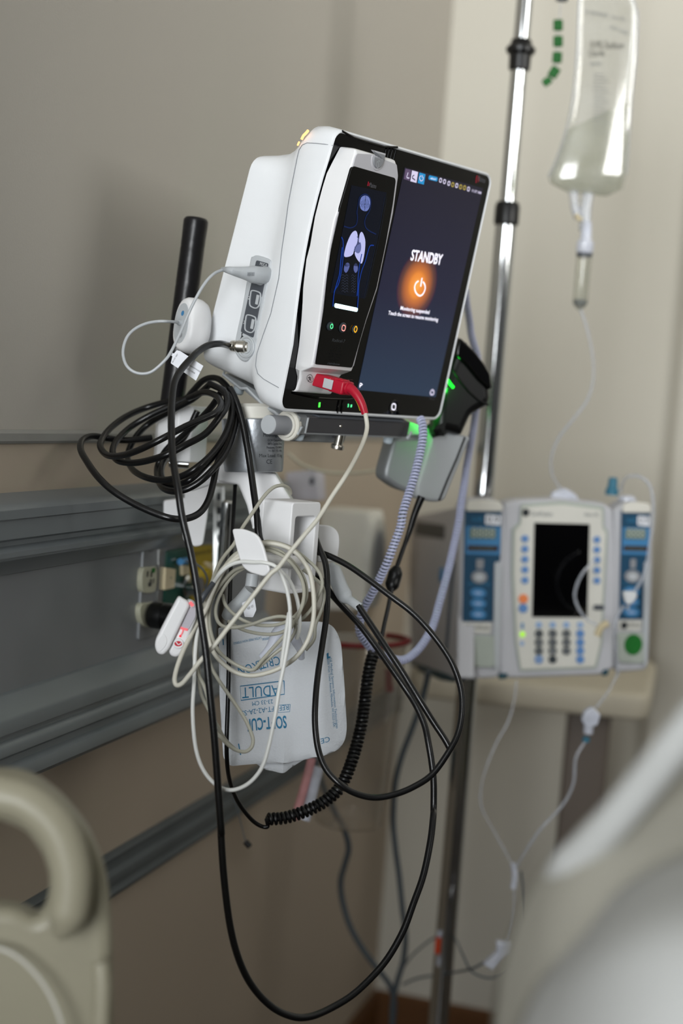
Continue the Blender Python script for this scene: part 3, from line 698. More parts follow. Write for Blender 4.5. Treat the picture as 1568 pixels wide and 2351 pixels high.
# ================================================================ RED CONNECTOR AND ITS CABLE, CABLE COIL
def lab(o, l, c, gr=None):
    o['label'] = l; o['category'] = c
    if gr: o['group'] = gr
    return o
A1 = lambda p: zc(p, 300, 1180, 3.136)
A2 = lambda p: zc(p, 380, 1400, 3.136)
A3 = lambda p: zc(p, 680, 1200, 3.3591)
A4 = lambda p: zc(p, 160, 820, 3.4087)
A5 = lambda p: zc(p, 440, 850, 3.2667)
A6 = lambda p: zc(p, 860, 700, 4.6118)
A7 = lambda p: zc(p, 700, 1800, 2.6133)
A8 = lambda p: zc(p, 640, 1480, 4.3556)
A9 = lambda p: zc(p, 380, 470, 5.7333)
B1 = lambda p: zc(p, 300, 1200, 4.6118)
def cl(pts, *ds):
    """spread distances evenly along a list of measured points"""
    n = len(pts); m = len(ds)-1; o = []
    for i, p in enumerate(pts):
        if len(p) > 2: o.append(p); continue
        t = i/(n-1)*m; a = min(int(t), m-1) if m else 0; f = t-a
        o.append((p[0], p[1], ds[a]+(ds[a+1]-ds[a])*f if m else ds[0]))
    return o
def w3(M, v): return M @ Vector(v)
def toM(M, v): return M.inverted() @ v
root = thing('sensor_cable', 'long ivory cable from the red connector, wound into the coil on the white hook', 'cable', at(560, 1400, 1.41))
g = G(); ca = hit(MO, 722, 868, .012); cb = hit(MO, 800, 868, .012)
x0, x1 = ca.x, ca.x+.0195; yt = hit(MO, 730, 857, .012).y
zb = .010
box(g, (x0, yt-.0125, zb), (x1, yt, zb+.021), 'red', MO, .0014)
box(g, (x0+.001, yt-.0135, zb+.019), (x1-.001, yt-.0005, zb+.036), 'red', MO, .002)
box(g, (x0+.0035, yt-.0030, zb+.022), (x1-.0035, yt+.0003, zb+.032), 'redmark', MO, .001)
cn = Vector(((x0+x1)/2, yt-.0068, zb+.034))
con = part('connector', g, root, 'red connector plugged into the handheld')
g = G(); box(g, (x0-.0006, yt-.0112, zb+.0135), (x0+.001, yt-.0020, zb+.0245), 'greyp', MO, .0006); part('release_button', g, con)
g = G(); text(g, 'RD SET', 'pinkmark', MO @ Matrix.Translation((x1-.004, yt+.0006, zb+.030)) @ Matrix.Rotation(-pi/2, 4, 'X') , w=.008, z=0); part('connector_mark', g, con)
g = G(); p0 = MO @ cn
zq = toM(frame(CAM, wdir((1, 0, 0)), wdir((0, -1, 0))), p0); dn = -zq.z
P = spline([p0, at(806, 893, dn-.004), at(820, 908, dn-.008), at(831, 928, dn-.010), at(838, 950, dn-.010)], 8)
sweep(g, P, [.0060]*5+[.0050]*3+[.0046-.0014*k/(len(P)-8) for k in range(len(P)-8)], 'red', 14); part('strain_relief', g, con)
g = G(); sweep(g, [p+wdir((-.0036, .0006, -.0006)) for p in P[8:-3]], .0006, 'icon_y' if 'icon_y' in M_ else 'ypanel', 6); part('yellow_stripe', g, con, 'thin yellow line')
g = G()
pts = cl([(838, 949)]+A5([(1305, 340), (1315, 430), (1290, 530), (1230, 660), (1150, 800), (1050, 950), (950, 1110), (850, 1230), (750, 1350), (650, 1480)]), dn-.010, dn-.015, 1.375, 1.36, 1.355)
pts += cl(A1([(1000, 440), (850, 630), (700, 820), (600, 950), (500, 1060), (430, 1150), (370, 1220), (330, 1232), (316, 1190), (335, 1100), (380, 980), (430, 880), (475, 790), (540, 690), (590, 560), (660, 420), (760, 310)]), 1.355, 1.352, 1.36, 1.385, 1.40)
pts += cl(A1([(860, 235), (980, 212), (1100, 230), (1200, 290), (1280, 400), (1310, 520), (1320, 660), (1310, 790), (1270, 920), (1180, 1040), (1050, 1120), (900, 1162), (780, 1150), (680, 1090), (600, 1000), (555, 880), (540, 760), (545, 640), (590, 520), (660, 400), (770, 320), (900, 290)]), 1.405, 1.40, 1.395, 1.395, 1.40)
cable(g, pts, .0021, 'pcable', 10, 5); part('cord', g, root)
g = G()
pts = cl(A1([(900, 255), (1020, 270), (1120, 320), (1200, 410), (1245, 520), (1240, 640), (1190, 760), (1110, 870), (1020, 970), (940, 1060), (880, 1122), (800, 1105), (700, 1050), (630, 980), (585, 880), (565, 760), (575, 640), (640, 520), (740, 410), (850, 370)]), 1.405, 1.395, 1.39, 1.395, 1.41)
cable(g, pts, .00165, 'bcable', 9, 5)
pts = cl(A1([(850, 370), (740, 440), (660, 550), (615, 660), (618, 750), (660, 805), (750, 818), (870, 795), (980, 755), (1090, 738), (1170, 770), (1185, 840), (1130, 930), (1030, 1010), (950, 1080), (885, 1125)]), 1.415, 1.40, 1.395, 1.40, 1.395)
cable(g, pts, .0016, 'bcable', 9, 5)
pts = cl(A1([(660, 580), (680, 650), (730, 710), (810, 765), (910, 798), (1040, 800), (1150, 760), (1220, 690), (1265, 600), (1255, 480), (1190, 370), (1080, 270), (960, 240), (850, 250)]), 1.42, 1.41, 1.40, 1.405, 1.41)
cable(g, pts, .0016, 'bcable', 9, 5)
pts = cl(A1([(700, 770), (800, 830), (930, 862), (1060, 860), (1180, 800), (1290, 700), (1350, 590), (1380, 500), (1350, 410), (1270, 330), (1150, 240), (1020, 200), (940, 205), (840, 240), (740, 300), (660, 400), (600, 520), (560, 650), (552, 780), (575, 900), (640, 1000), (740, 1075), (840, 1120)]), 1.425, 1.415, 1.41, 1.41, 1.405)
cable(g, pts, .0016, 'bcable', 9, 5)
pts = cl(A1([(1240, 400), (1320, 460), (1380, 520), (1392, 600), (1370, 700), (1330, 800), (1320, 900), (1260, 980)]), 1.425, 1.43, 1.42)
cable(g, pts, .0016, 'bcable', 9, 5)
part('wound_cord', g, root, 'beige-grey loops of the coil')
g = G()
pts = cl(A5([(742, 925), (735, 895), (710, 873), (670, 863), (610, 882), (540, 950), (450, 1080), (375, 1190), (320, 1300), (240, 1400), (185, 1500)]), 1.46, 1.44, 1.42, 1.41)+cl(A1([(560, 560), (500, 700), (470, 850), (455, 980), (475, 1130), (540, 1270)])+A2([(350, 850), (400, 920), (455, 975), (510, 1010), (570, 1022), (615, 995), (630, 945), (618, 890), (580, 800), (510, 690), (430, 575), (360, 470), (322, 390), (300, 270), (290, 150), (300, 20)])+A1([(560, 560), (640, 420)]), 1.40, 1.38, 1.39, 1.40, 1.41)
cable(g, pts, .0017, 'bcable', 9, 5)
pts = cl(A1([(560, 640), (505, 740), (478, 870), (474, 1000), (490, 1130)])+A2([(255, 600), (310, 720), (370, 830), (430, 935), (500, 1005)]), 1.41, 1.395, 1.40)
cable(g, pts, .0017, 'bcable', 9, 5)
part('hanging_loop', g, root, 'loops hanging below the coil')

# finger clip sensor with thin white lead
root = thing('finger_clip_sensor', 'white finger clip sensor with round red mark and pink glow, left of the cable coil', 'sensor', at(400, 1440, 1.38))
FC = camframe(400, 1440, 1.375, 8)
g = G(); l = roundpoly(hp(FC, B1([(505, 768), (608, 828), (625, 875), (405, 1335), (345, 1394), (285, 1380), (252, 1310), (262, 1230), (390, 980)]), 0), [.003, .003, .003, .008, .008, .008, .008, .008, .006]); prism(g, l, -.006, .0065, 'white2', FC, ch=.0028, both=True, seg=4); sh = part('upper_shell', g, root)
g = G(); l = sm2(hp(FC, B1([(340, 1165), (375, 1200), (380, 1260), (345, 1320), (300, 1350), (275, 1310), (285, 1240)]), 0), 3); prism(g, l, .005, .0070, 'white2', FC, ch=.0004); part('thumb_dimple', g, sh)
g = G(); l = roundpoly(hp(FC, B1([(600, 815), (690, 840), (700, 1010), (560, 1370), (490, 1432), (420, 1412), (398, 1350), (560, 1000)]), 0), [.003, .004, .004, .007, .007, .006, .004, .002]); prism(g, l, -.014, .0010, 'white2', FC, ch=.0028, both=True, seg=4); sh2 = part('lower_shell', g, root)
g = G(); quadp(g, FC, B1([(618, 890), (690, 890), (688, 1000), (612, 1140), (530, 1112)]), .0018, 'shade', .001, .002, .0004); part('pad', g, sh2)
g = G(); c = hit(FC, *B1([(503, 1278)])[0], .001); lathe(g, [(.0047, 0), (.0047, .0016), (.0042, .0020)], 'white2', FC @ Matrix.Translation((c.x, c.y, .0005)), 24); flat(g, circ(c.x, c.y, .0034, .0024, 18), .0027, 'redmark', FC)
stroke(g, FC, B1([(480, 1262), (497, 1285), (512, 1290), (535, 1272)]), .0029, .0008, 'white2', k=3); part('round_badge', g, sh2)
g = G(); m_pk = glow('pink_sensor_light', 'ff7f86', .9); m_rd = glow('red_sensor_light', 'ff3040', 1.2)
stroke(g, FC, B1([(528, 1112), (560, 1124), (605, 1135)]), .0022, .0022, m_pk); stroke(g, FC, B1([(556, 1130), (545, 1170), (528, 1195)]), .0022, .0010, m_pk); flat(g, [(p.x, p.y) for p in (hit(FC, *q_, .0022) for q_ in B1([(515, 1190), (535, 1192), (533, 1212), (513, 1210)]))], .0024, m_rd, FC)
stroke(g, FC, B1([(625, 840), (645, 862), (660, 885)]), .0070, .0030, m_pk); part('sensor_light', g, sh2)
g = G(); P = spline([at(p[0], p[1], d) for p, d in zip(B1([(735, 830), (790, 750), (875, 635)]), (1.385, 1.385, 1.39))], 8); sweep(g, P, [.0032-.0010*k/(len(P)-1) for k in range(len(P))], 'dgrey', 12); part('strain_relief', g, root, 'dark grey sleeve')
g = G()
pts = cl(B1([(870, 640), (950, 530), (1050, 450), (1170, 415), (1300, 420)])+A1([(960, 350), (1050, 385), (1110, 500), (1142, 640), (1148, 800), (1125, 950), (1085, 1100)])+A2([(890, 20), (893, 150), (862, 350), (822, 550), (790, 750), (750, 950), (705, 1110), (645, 1205), (570, 1268), (480, 1298), (395, 1280), (315, 1215), (255, 1120), (218, 1000), (200, 850), (195, 700), (203, 560), (208, 450), (212, 330), (225, 180), (250, 20)]), 1.39, 1.375, 1.375, 1.36, 1.36, 1.37, 1.39)
cable(g, pts, .0018, 'wcable', 9, 5)
pts = cl(A1([(1040, 380), (1130, 460), (1185, 570), (1212, 690), (1215, 820), (1195, 900)]), 1.40, 1.395, 1.40); cable(g, pts, .0018, 'wcable', 9, 5)
part('lead', g, root, 'thin bright white lead looping down past the cuff')

# ================================================================ MOUNT
root = thing('monitor_mount', 'silver and white swivel mount arm under the patient monitor, printed with load markings', 'mount', at(580, 1160, 1.53))
g = G()
vs = []
for x in (.034, .215):
    for (y, z) in ((-.2475, -.103), (-.2500, -.1035), (-.282, -.006), (-.284, .000), (-.268, .000), (-.2665, -.004)): vs.append((x, y, z))
n = 6
fs = [[i, (i+1) % n, n+(i+1) % n, n+i] for i in range(n)]+[[5, 4, 3, 2, 1, 0], [6, 7, 8, 9, 10, 11]]
g.add(vs, fs, 'plate', MO)
for s in (.0335, .2155): sweep(g, [MO @ Vector((s, y, z)) for y, z in ((-.243, -.1045), (-.2495, -.106), (-.258, -.080), (-.256, -.072), (-.268, -.045), (-.270, -.032), (-.2835, .002), (-.276, .004))], .0016, 'greyp', 6)
tray = part('tray', g, root)
g = G(); box(g, (.046, -.2825, -.012), (.215, -.2665, .0005), 'plated', MO, .001); box(g, (.0445, -.2830, -.013), (.046, -.268, .001), 'greyp', MO); box(g, (.060, -.2668, -.010), (.2, -.2650, .002), 'dgrey', MO); c = Vector((.098, -.2745, .0005)); lathe(g, [(.0016, 0), (.0012, .0008)], 'nickel', MO @ Matrix.Translation(c), 10); part('front_channel', g, root)
for x, z in ((.052, -.012), (.040, -.088), (.2, -.012)):
    g = G(); y = -.2835 if z > -.05 else -.256; lathe(g, [(.0052, 0), (.0056, .002), (.0050, .008), (.0035, .0095)], 'foot', frame(MO @ Vector((x, y, z)), MO.to_3x3() @ Vector((1, 0, 0)), MO.to_3x3() @ Vector((0, 0, 1)))); part('rubber_foot', g, root)
# tilt clamp: horizontal barrel, white ring and plate
ax = MO.to_3x3() @ Vector((1, 0, 0)); ay = MO.to_3x3() @ Vector((0, 1, 0))
kb = at(617, 975, 1.475)
KM = frame(kb, MO.to_3x3() @ Vector((0, 0, 1)), ay)      # ez = -ax (points to the left end)
g = G(); lathe(g, [(.0094, -.060), (.0094, -.002), (.0090, 0), (.0088, .0004)], 'midgrey', KM, 24); lathe(g, [(.0092, .0002), (.0088, .0012), (.0001, .0013)], 'greyp', KM, 24); part('tilt_knob', g, root)
g = G(); lathe(g, [(.0094, -.032), (.0142, -.032), (.0148, -.031), (.0148, -.027), (.0140, -.026), (.0120, -.026), (.0118, -.024), (.0094, -.024)], 'warmwhite', KM, 28); part('clamp_ring', g, root)
g = G(); box(g, (.050, -.2960, -.050), (.135, -.2830, -.018), 'plate', MO, .002); box(g, (.112, -.290, -.03), (.124, -.2835, -.012), 'plated', MO); part('pivot_plate', g, root)
g = G(); tp = MO @ Vector((.106, -.284, -.004)); TMx = frame(tp, ax, MO.to_3x3() @ Vector((0, 0, 1)))
lathe(g, [(.0045, 0), (.0045, .010), (.0064, .0105), (.0066, .0112), (.0066, .0138), (.006, .0145)], 'nickel', TMx, 24); part('thumb_screw', g, root)
# silver swivel housing
cu = at(582, 1012, 1.535); CM = frame(cu+Vector((0, 0, .0)), wdir((1, 0, 0)), wdir((0, 0, -1))); 
up = (Vector((0, 0, 1))+wdir((.02, 0, .03))).normalized(); fx = wdir((1, 0, 0)); CM = frame(cu, fx, up.cross(fx))
g = G(); Rc = .0300
lathe(g, [(.0270, -.0305), (.0285, -.030), (.0292, -.027), (Rc+.0012, .019), (Rc+.0012, .0205), (Rc+.0002, .0215)], 'alu', CM, 48); sw = part('swivel_housing', g, root)
g = G(); lathe(g, [(Rc-.001, .0205), (Rc-.001, .022), (Rc-.0022, .0225), (Rc-.0026, .033), (Rc-.006, .036)], 'warmwhite', CM, 40); part('collar', g, root)
def ctext(g, s, m, h, w, th0, z, r):
    k = len(g.v); text(g, s, m, I4, w=w, h=h)
    for i in range(k, len(g.v)):
        v = g.v[i]; th = th0+v.x/r; g.v[i] = CM @ Vector((r*cos(th), r*sin(th), z+v.y))
def cth(px):      # angle on the housing at image x
    s = (px-580)/3592*1.51/.0305; s = max(-.95, min(.95, s)); return -pi/2+math.asin(s)
g = G()
rr_ = lambda z: .0292+.0020*(z+.027)/.046+.0003
for s, px, z, h, w, b in (('Mounting Bracket', 606, .0030, .0034, .030, 0), ('GCX Corporation', 616, -.0016, .0022, .020, 0), ('3875 Cypress Drive', 616, -.0050, .0022, .020, 0), ('Petaluma, CA 94954', 614, -.0086, .0022, .021, 0), ('+1 707 773 1100', 618, -.0118, .0022, .019, 0), ('Max Load: 15 kg', 597, -.0168, .0032, .030, 0), ('CE', 614, -.0232, .0042, .0065, 0)):
    z += .001
    ctext(g, s, 'ink', h, w, cth(px), z, rr_(z))
part('load_lettering', g, sw)
# white arm and hook box
AF = camframe(560, 1120, 1.53, 0)
g = G(); l = roundpoly(hp(AF, [(498, 1061), (560, 1078), (632, 1088), (646, 1112), (672, 1152), (668, 1180), (590, 1200), (581, 1218), (566, 1160), (546, 1113), (500, 1106)], 0), .002); prism(g, l, -.040, -.002, 'white2', AF, ch=.002, both=True)
l = roundpoly(hp(AF, [(430, 1092), (500, 1062), (552, 1076), (546, 1112), (500, 1108), (440, 1128)], -.03), .003); prism(g, l, -.055, -.02, 'white2', AF, ch=.002, both=True); part('arm', g, root)
BF = frame(at(671, 1162, 1.44), (.352, .936, 0), (0, 0, 1))      # ez points right
g = G(); o = rrect(0, -.082, .043, .0035, .0035, 4); h = rrect(.0065, -.078, .036, -.0100, .003, 4)
prism(g, [o, h], -.034, 0, 'white2', BF, ch=.0012); box(g, (.0005, -.0815, -.040), (.0425, .003, -.034), 'white2', BF, .002); part('hook_box', g, root)
g = G(); P = at(570, 1266, 1.362); PF = camframe(572, 1266, 1.385, -25)
l = roundpoly(hp(PF, [(534, 1214), (560, 1214), (592, 1226), (606, 1252), (622, 1310), (609, 1324), (574, 1314), (557, 1300), (545, 1262)], 0), [.003, .004, .006, .006, .0025, .003, .006, .006, .01])
prism(g, l, -.0015, .0020, 'white2', PF, ch=.0014, both=True); sweep(g, [at(588, 1285, 1.388), at(640, 1290, 1.42), at(680, 1290, 1.45)], .006, 'white2', 12); part('hook_paddle', g, root)
PF = camframe(755, 1250, 1.53, 30)
g = G(); l = roundpoly(hp(PF, [(728, 1204), (758, 1206), (776, 1220), (779, 1245), (772, 1290), (728, 1290)], 0), [.001, .006, .008, .006, .004, .001]); prism(g, l, -.0015, .0018, 'white2', PF, ch=.0012, both=True); part('hook_paddle', g, root)

# white wall clamp with black grip bar
root = thing('wall_clamp', 'white faceted clamp block on the wall rail behind the looped black cord', 'clamp', at(415, 1100, 1.6))
P = at(408, 990, 1.60); HM = frame(P, wdir((1, 0, 0)), (0, 1, 0)); HM = frame(P, Vector((1, 0, 0)), Vector((0, 1, 0)))
a = radians(-17); HM = HM @ Matrix.Rotation(a, 4, 'Z')
g = G(); l = roundpoly([(-.0235, .02), (-.0235, -.008), (-.012, -.017), (.014, -.017), (.0235, -.006), (.0235, .02)], .0015); prism(g, l, -.030, .027, 'white2', HM, ch=.0012, both=True); part('block', g, root)
CF = camframe(430, 1180, 1.64, 10)
g = G(); quadp(g, CF, [(376, 1150), (446, 1140), (446, 1182), (424, 1194), (376, 1186)], 0, 'white2', .01, .003, .001); part('rail_hook', g, root)
g = G(); quadp(g, CF, [(424, 1120), (460, 1094), (484, 1110), (476, 1190), (466, 1252), (446, 1256), (420, 1240), (424, 1190)], .004, 'white2', .008, .004, .0015); part('lower_plate', g, root)
g = G(); lathe(g, [(.004, 0), (.005, .001), (.005, .02), (.004, .021)], 'chrome', frame(at(388, 1062, 1.60), wdir((0, 0, 1)), (0, 0, 1))); part('lock_screw', g, root)
g = G(); P0 = at(394, 935, 1.60); P1 = at(451, 500, 1.60); L = (P1-P0).length; z_ = (P1-P0).normalized()
GM = frame(P0, z_.orthogonal(), z_.cross(z_.orthogonal()))
GM = frame(P0, wdir((1, 0, 0)) - z_*wdir((1, 0, 0)).dot(z_), z_.cross(wdir((1, 0, 0))))
pr = [(.0100, 0)]; R0 = .0124
for t in (.0, .35, .60, .62, .635, .65, .66, .75, .825, .84, .85, .865, .88, .95, .975): pr.append((R0*(.985 if t in (.635, .84) else 1)*(1.03 if t > .9 else 1), .001+t*L))
pr += [(R0*1.02, L-.003), (R0*.9, L-.0008), (R0*.6, L)]
lathe(g, pr, 'grip', GM, 28)
single('grip_bar', g, 'upright round black rubber grip bar left of the monitor', 'handle')

# ================================================================ GREY SENSOR CABLE, MODULE, TAG
root = thing('sensor_module', 'white oval module with grey face and blue mark before the black grip bar', 'module', at(437, 800, 1.5))
PM = camframe(425, 741, 1.50, -52, 4)
PM = frame(at(418, 742, 1.50), wdir((.55, -.02, .80)), (0, 0, 1)) @ Matrix.Rotation(radians(-7), 4, 'Z')
# ez must look left and to the camera
PM = frame(at(417, 742, 1.495), wdir((.62, -.02, -.78)), Vector((0, 0, 1))+wdir((.16, 0, 0)))
g = G(); o = sm2([(-.0175, -.012), (-.0165, .012), (-.007, .0255), (.007, .0255), (.0165, .012), (.0175, -.012), (.007, -.0255), (-.007, -.0255)], 5)
secs = []
for z, i in ((-.027, .012), (-.0262, .0075), (-.023, .0030), (-.017, .0004), (-.011, 0), (-.004, .0010), (-.001, .0030), (0, .0050)): secs.append([(p[0], p[1], z) for p in offs(o if area(o) > 0 else o[::-1], i)])
S2 = [sm2([(x*(1-i/.0175), y*(1-i/.0255)) for x, y in [(-.0175, -.012), (-.0165, .012), (-.007, .0255), (.007, .0255), (.0165, .012), (.0175, -.012), (.007, -.0255), (-.007, -.0255)]], 5) for z, i in ((-.027, .011), (-.0262, .0065), (-.023, .0026), (-.017, .0004), (-.011, 0), (-.004, .0010), (-.001, .0028), (0, .0048))]
zs = (-.027, -.0262, -.023, -.017, -.011, -.004, -.001, 0)
S2 = [[(p[0], p[1], z) for p in s][::-1] for s, z in zip(S2, zs)]
loft(g, [s[::-1] for s in S2], 'white2', PM); part('shell', g, root)
g = G(); o = sm2([(x*.66, y*.72) for x, y in [(-.0175, -.012), (-.0165, .012), (-.007, .0255), (.007, .0255), (.0165, .012), (.0175, -.012), (.007, -.0255), (-.007, -.0255)]], 5); prism(g, o, -.001, .0006, 'greyp', PM, ch=.0003); flat(g, circ(.001, .0095, .0026, n=16), .0008, 'keyb' if 'keyb' in M_ else 'blue2', PM); lathe(g, [(.0030, 0), (.0028, .003), (.0018, .005)], 'greyp', PM @ Matrix.Translation((-.001, .0005, .0004)), 14)
flat(g, circ(.002, -.012, .0026, n=14), .0009, 'midgrey', PM); part('face', g, root)
root = thing('module_cable', 'light grey cable from the top side port looping round to the white oval module', 'cable', at(360, 840, 1.45))
pA = SF @ hit(SF, 608, 632, PZ); 
g = G()
dA = wdir((0, 0, 1)).dot(pA-CAM)
Pp = [pA, at(594, 632, dA-.007), at(575, 629, dA-.012), at(550, 625, dA-.018), at(528, 621, dA-.024), at(511, 618, 1.468)]
Pp = spline(Pp, 5); sweep(g, Pp, [.0092-.0004*k/8 if k < 9 else max(.0021, .0088-.0067*((k-9)/(len(Pp)-10))**.75) for k in range(len(Pp))], 'gcable', 16, flatk=.85); con = part('connector', g, root)
g = G()
for k in range(5): sweep(g, [at(569+k*3.4, 625, dA-.0215+.0006*k), at(568+k*3.4, 633, dA-.0215+.0006*k)], .0004, 'seam', 6)
part('grip_ridges', g, con)
g = G(); pts = cl([(512, 619)]+A9([(745, 860), (650, 900), (560, 980), (480, 1090), (400, 1230), (330, 1370), (260, 1530), (210, 1650), (140, 1800), (75, 1930), (0, 2040)])+[(352, 851), (330, 858), (308, 854), (291, 840), (283, 818), (284, 795), (293, 772), (310, 755), (335, 743), (362, 738), (385, 738)], 1.467, 1.45, 1.45, 1.44, 1.44, 1.45, 1.46)
P = [at(*p) for p in pts]+[PM @ Vector((-.001, .0005, .003))]
sweep(g, spline(P, 6), .00145, 'gcable', 9); part('cord', g, root)
root = thing('cable_tag', 'white paper tag with small black print wrapped on the grey cable', 'tag', at(430, 850, 1.445))
TF = camframe(425, 840, 1.442, -12)
g = G(); l = roundpoly(hp(TF, [(391, 806), (399, 812), (406, 804), (414, 806), (467, 840), (450, 874), (392, 834), (396, 818), (388, 814)], 0), .0005); prism(g, l, -.0002, .0002, 'paper', TF); part('paper', g, root)
g = G()
ptext(g, 'REF 4107  02827', 'ink', TF, (397, 833), (409, 813), .0012, .0004); ptext(g, '(01)00843997014328', 'ink', TF, (431, 838), (459, 855), .0013, .0004); ptext(g, 'LOT 21FEHR', 'ink', TF, (426, 846), (447, 859), .0014, .0004)
part('print', g, root)

# ================================================================ BLACK HOSES AND CORDS
root = thing('pressure_hose', 'long black hose from the metal connector, hanging in a huge loop below everything', 'hose', at(560, 2200, 1.45))
pB = Mc @ Vector((0, 0, 0))
pB = SF @ Vector((*hit(SF, 568, 797, PZ)[:2], PZ-.002))
e1 = at(533, 794, 1.50); zax = (e1-pB).normalized(); NM = frame(pB, zax.orthogonal(), zax.cross(zax.orthogonal())); Ln = (e1-pB).length
g = G(); lathe(g, [(.0045, 0), (.0050, .001), (.0050, Ln*.1), (.0062, Ln*.14)]+[(r, Ln*(.16+.045*k)) for k in range(10) for r in (.0063, .0060)]+[(.0050, Ln*.64), (.0050, Ln*.68), (.0056, Ln*.70), (.0056, Ln*.8), (.0051, Ln*.82), (.0055, Ln*.85), (.0053, Ln)], 'nickel', NM, 28); part('metal_connector', g, root, 'knurled metal connector')
g = G()
hose = [e1-zax*.003, e1+zax*.004]
pts = cl([(505, 789), (478, 793), (456, 806)]+A4([(960, 0), (875, 95), (820, 200), (800, 350), (795, 500), (800, 700), (815, 850), (850, 1050), (880, 1250)])+A1([(436, 300), (480, 550)])+A2([(245, 0), (290, 300), (320, 600), (350, 900), (380, 1300), (402, 1600)])+[(507, 1905), (514, 2012), (528, 2124), (549, 2204), (580, 2265), (625, 2312), (672, 2334), (712, 2334), (757, 2316)]+A7([(280, 1270), (400, 1160), (500, 1040), (590, 880), (650, 720), (710, 550), (752, 350), (770, 200)])+A3([(1060, 2200), (1060, 2000), (1045, 1850), (1020, 1700), (990, 1560), (930, 1420), (850, 1290), (740, 1130), (620, 960), (500, 800), (400, 690), (280, 560), (180, 430), (100, 380)]),
         1.47, 1.43, 1.38, 1.35, 1.34, 1.34, 1.35, 1.36, 1.38, 1.42, 1.45, 1.49, 1.50, 1.52, 1.52, 1.50)
sweep(g, spline(hose+[at(*p) for p in pts], 6), .0032, 'cable', 14); part('hose', g, root)
g = G()
pts = cl(A3([(150, 120), (180, 200), (222, 300), (240, 450), (235, 700), (200, 950), (170, 1150), (150, 1350), (145, 1550), (170, 1750), (230, 1900), (330, 2010), (450, 2085), (600, 2120), (750, 2098), (900, 2040), (1050, 1940), (1180, 1760), (1250, 1620), (1280, 1450), (1270, 1280), (1210, 1100), (1120, 950), (1000, 800), (880, 680), (720, 560), (560, 440), (400, 330), (240, 250), (150, 225)]), 1.49, 1.47, 1.42, 1.40, 1.41, 1.43, 1.45, 1.47, 1.50)
cable(g, pts, .0029, 'cable', 14, 6)
single('black_hose', g, 'black hose making one big round loop right of the cuff, from behind the hook box', 'hose')
root = thing('cuff_hose', 'black hose in a light grey hose coupling, running down right beside the looped hose', 'hose', at(1000, 1650, 1.5))
g = G(); P = spline([at(p[0], p[1], d) for p, d in zip(A3([(270, 330), (300, 400), (350, 520), (390, 580), (430, 610), (495, 655)]), (1.52, 1.51, 1.505, 1.50, 1.495, 1.49))], 5)
sweep(g, P, lambda t: .0044 if t < .1 else (.0078 if t < .55 else .0078-.0034*min(1, (t-.55)/.15)), 'greyp', 16, flatk=.8); part('coupling', g, root, 'light grey hose coupling')
g = G(); pts = cl(A3([(480, 640), (560, 760), (640, 880), (720, 1000), (800, 1120), (880, 1250), (960, 1380), (1060, 1540), (1140, 1660), (1190, 1750)]), 1.49, 1.47, 1.455, 1.447); cable(g, pts, .0031, 'cable', 14, 6); part('hose', g, root)

g = G()
L = [A4([(640, 632), (450, 650), (300, 635), (180, 618), (100, 650), (85, 720), (130, 810), (215, 930), (330, 1040), (480, 1135), (650, 1215), (800, 1262), (920, 1262), (1020, 1215), (1085, 1120), (1125, 980), (1160, 820), (1260, 640), (1310, 430)]),
     A4([(1290, 330), (1230, 230), (1150, 165), (1050, 180), (960, 270), (900, 330), (780, 345), (600, 395), (450, 460), (330, 545), (260, 630), (240, 700), (290, 765), (390, 772), (520, 735), (700, 650), (900, 545), (1050, 480), (1150, 430), (1185, 370), (1150, 305), (1050, 275), (930, 320)]),
     A4([(930, 320), (800, 380), (640, 450), (480, 545), (370, 650), (335, 740), (370, 805), (470, 828), (600, 812), (760, 762), (900, 690), (1060, 600), (1170, 470), (1230, 370), (1210, 270), (1100, 210)]),
     A4([(1100, 210), (960, 330), (760, 440), (620, 520), (520, 620), (460, 740), (465, 830), (510, 895), (610, 945), (740, 962), (880, 930), (1000, 860), (1120, 750), (1220, 600), (1265, 450), (1260, 330), (1200, 250)]),
     A4([(1200, 250), (1100, 400), (900, 600), (760, 720), (690, 850), (690, 950), (740, 1030), (850, 1050), (980, 1000), (1100, 900), (1220, 750), (1290, 560), (1310, 420), (1280, 300)]),
     A4([(1000, 420), (900, 620), (780, 760), (720, 860), (730, 960), (820, 1000), (940, 960), (1060, 850), (1180, 700), (1250, 520), (1290, 380)])]
dd = [(1.56, 1.52, 1.44, 1.42, 1.46, 1.50), (1.52, 1.56, 1.59, 1.50, 1.42, 1.45, 1.53), (1.56, 1.55, 1.48, 1.44, 1.46, 1.50), (1.52, 1.58, 1.57, 1.48, 1.44, 1.48, 1.50), (1.50, 1.55, 1.56, 1.46, 1.45, 1.49, 1.51), (1.55, 1.56, 1.50, 1.46, 1.49, 1.51)]
for l, d in zip(L, dd): cable(g, cl(l, *d), .0032, 'cable', 12, 6)
single('looped_cable', g, 'thick black cord wound in many loops left below the monitor, round the white clamp block', 'cord')
g = G(); pts = cl(A4([(1250, 240), (1300, 340), (1350, 500), (1385, 680), (1415, 870), (1440, 1050), (1465, 1230), (1480, 1400)])+[(606, 1260), (616, 1320)], 1.50, 1.49, 1.48, 1.46, 1.47); cable(g, pts, .0033, 'cable', 12, 6)
single('black_drop_cord', g, 'straight black cord running down in front of the silver swivel housing', 'cord')

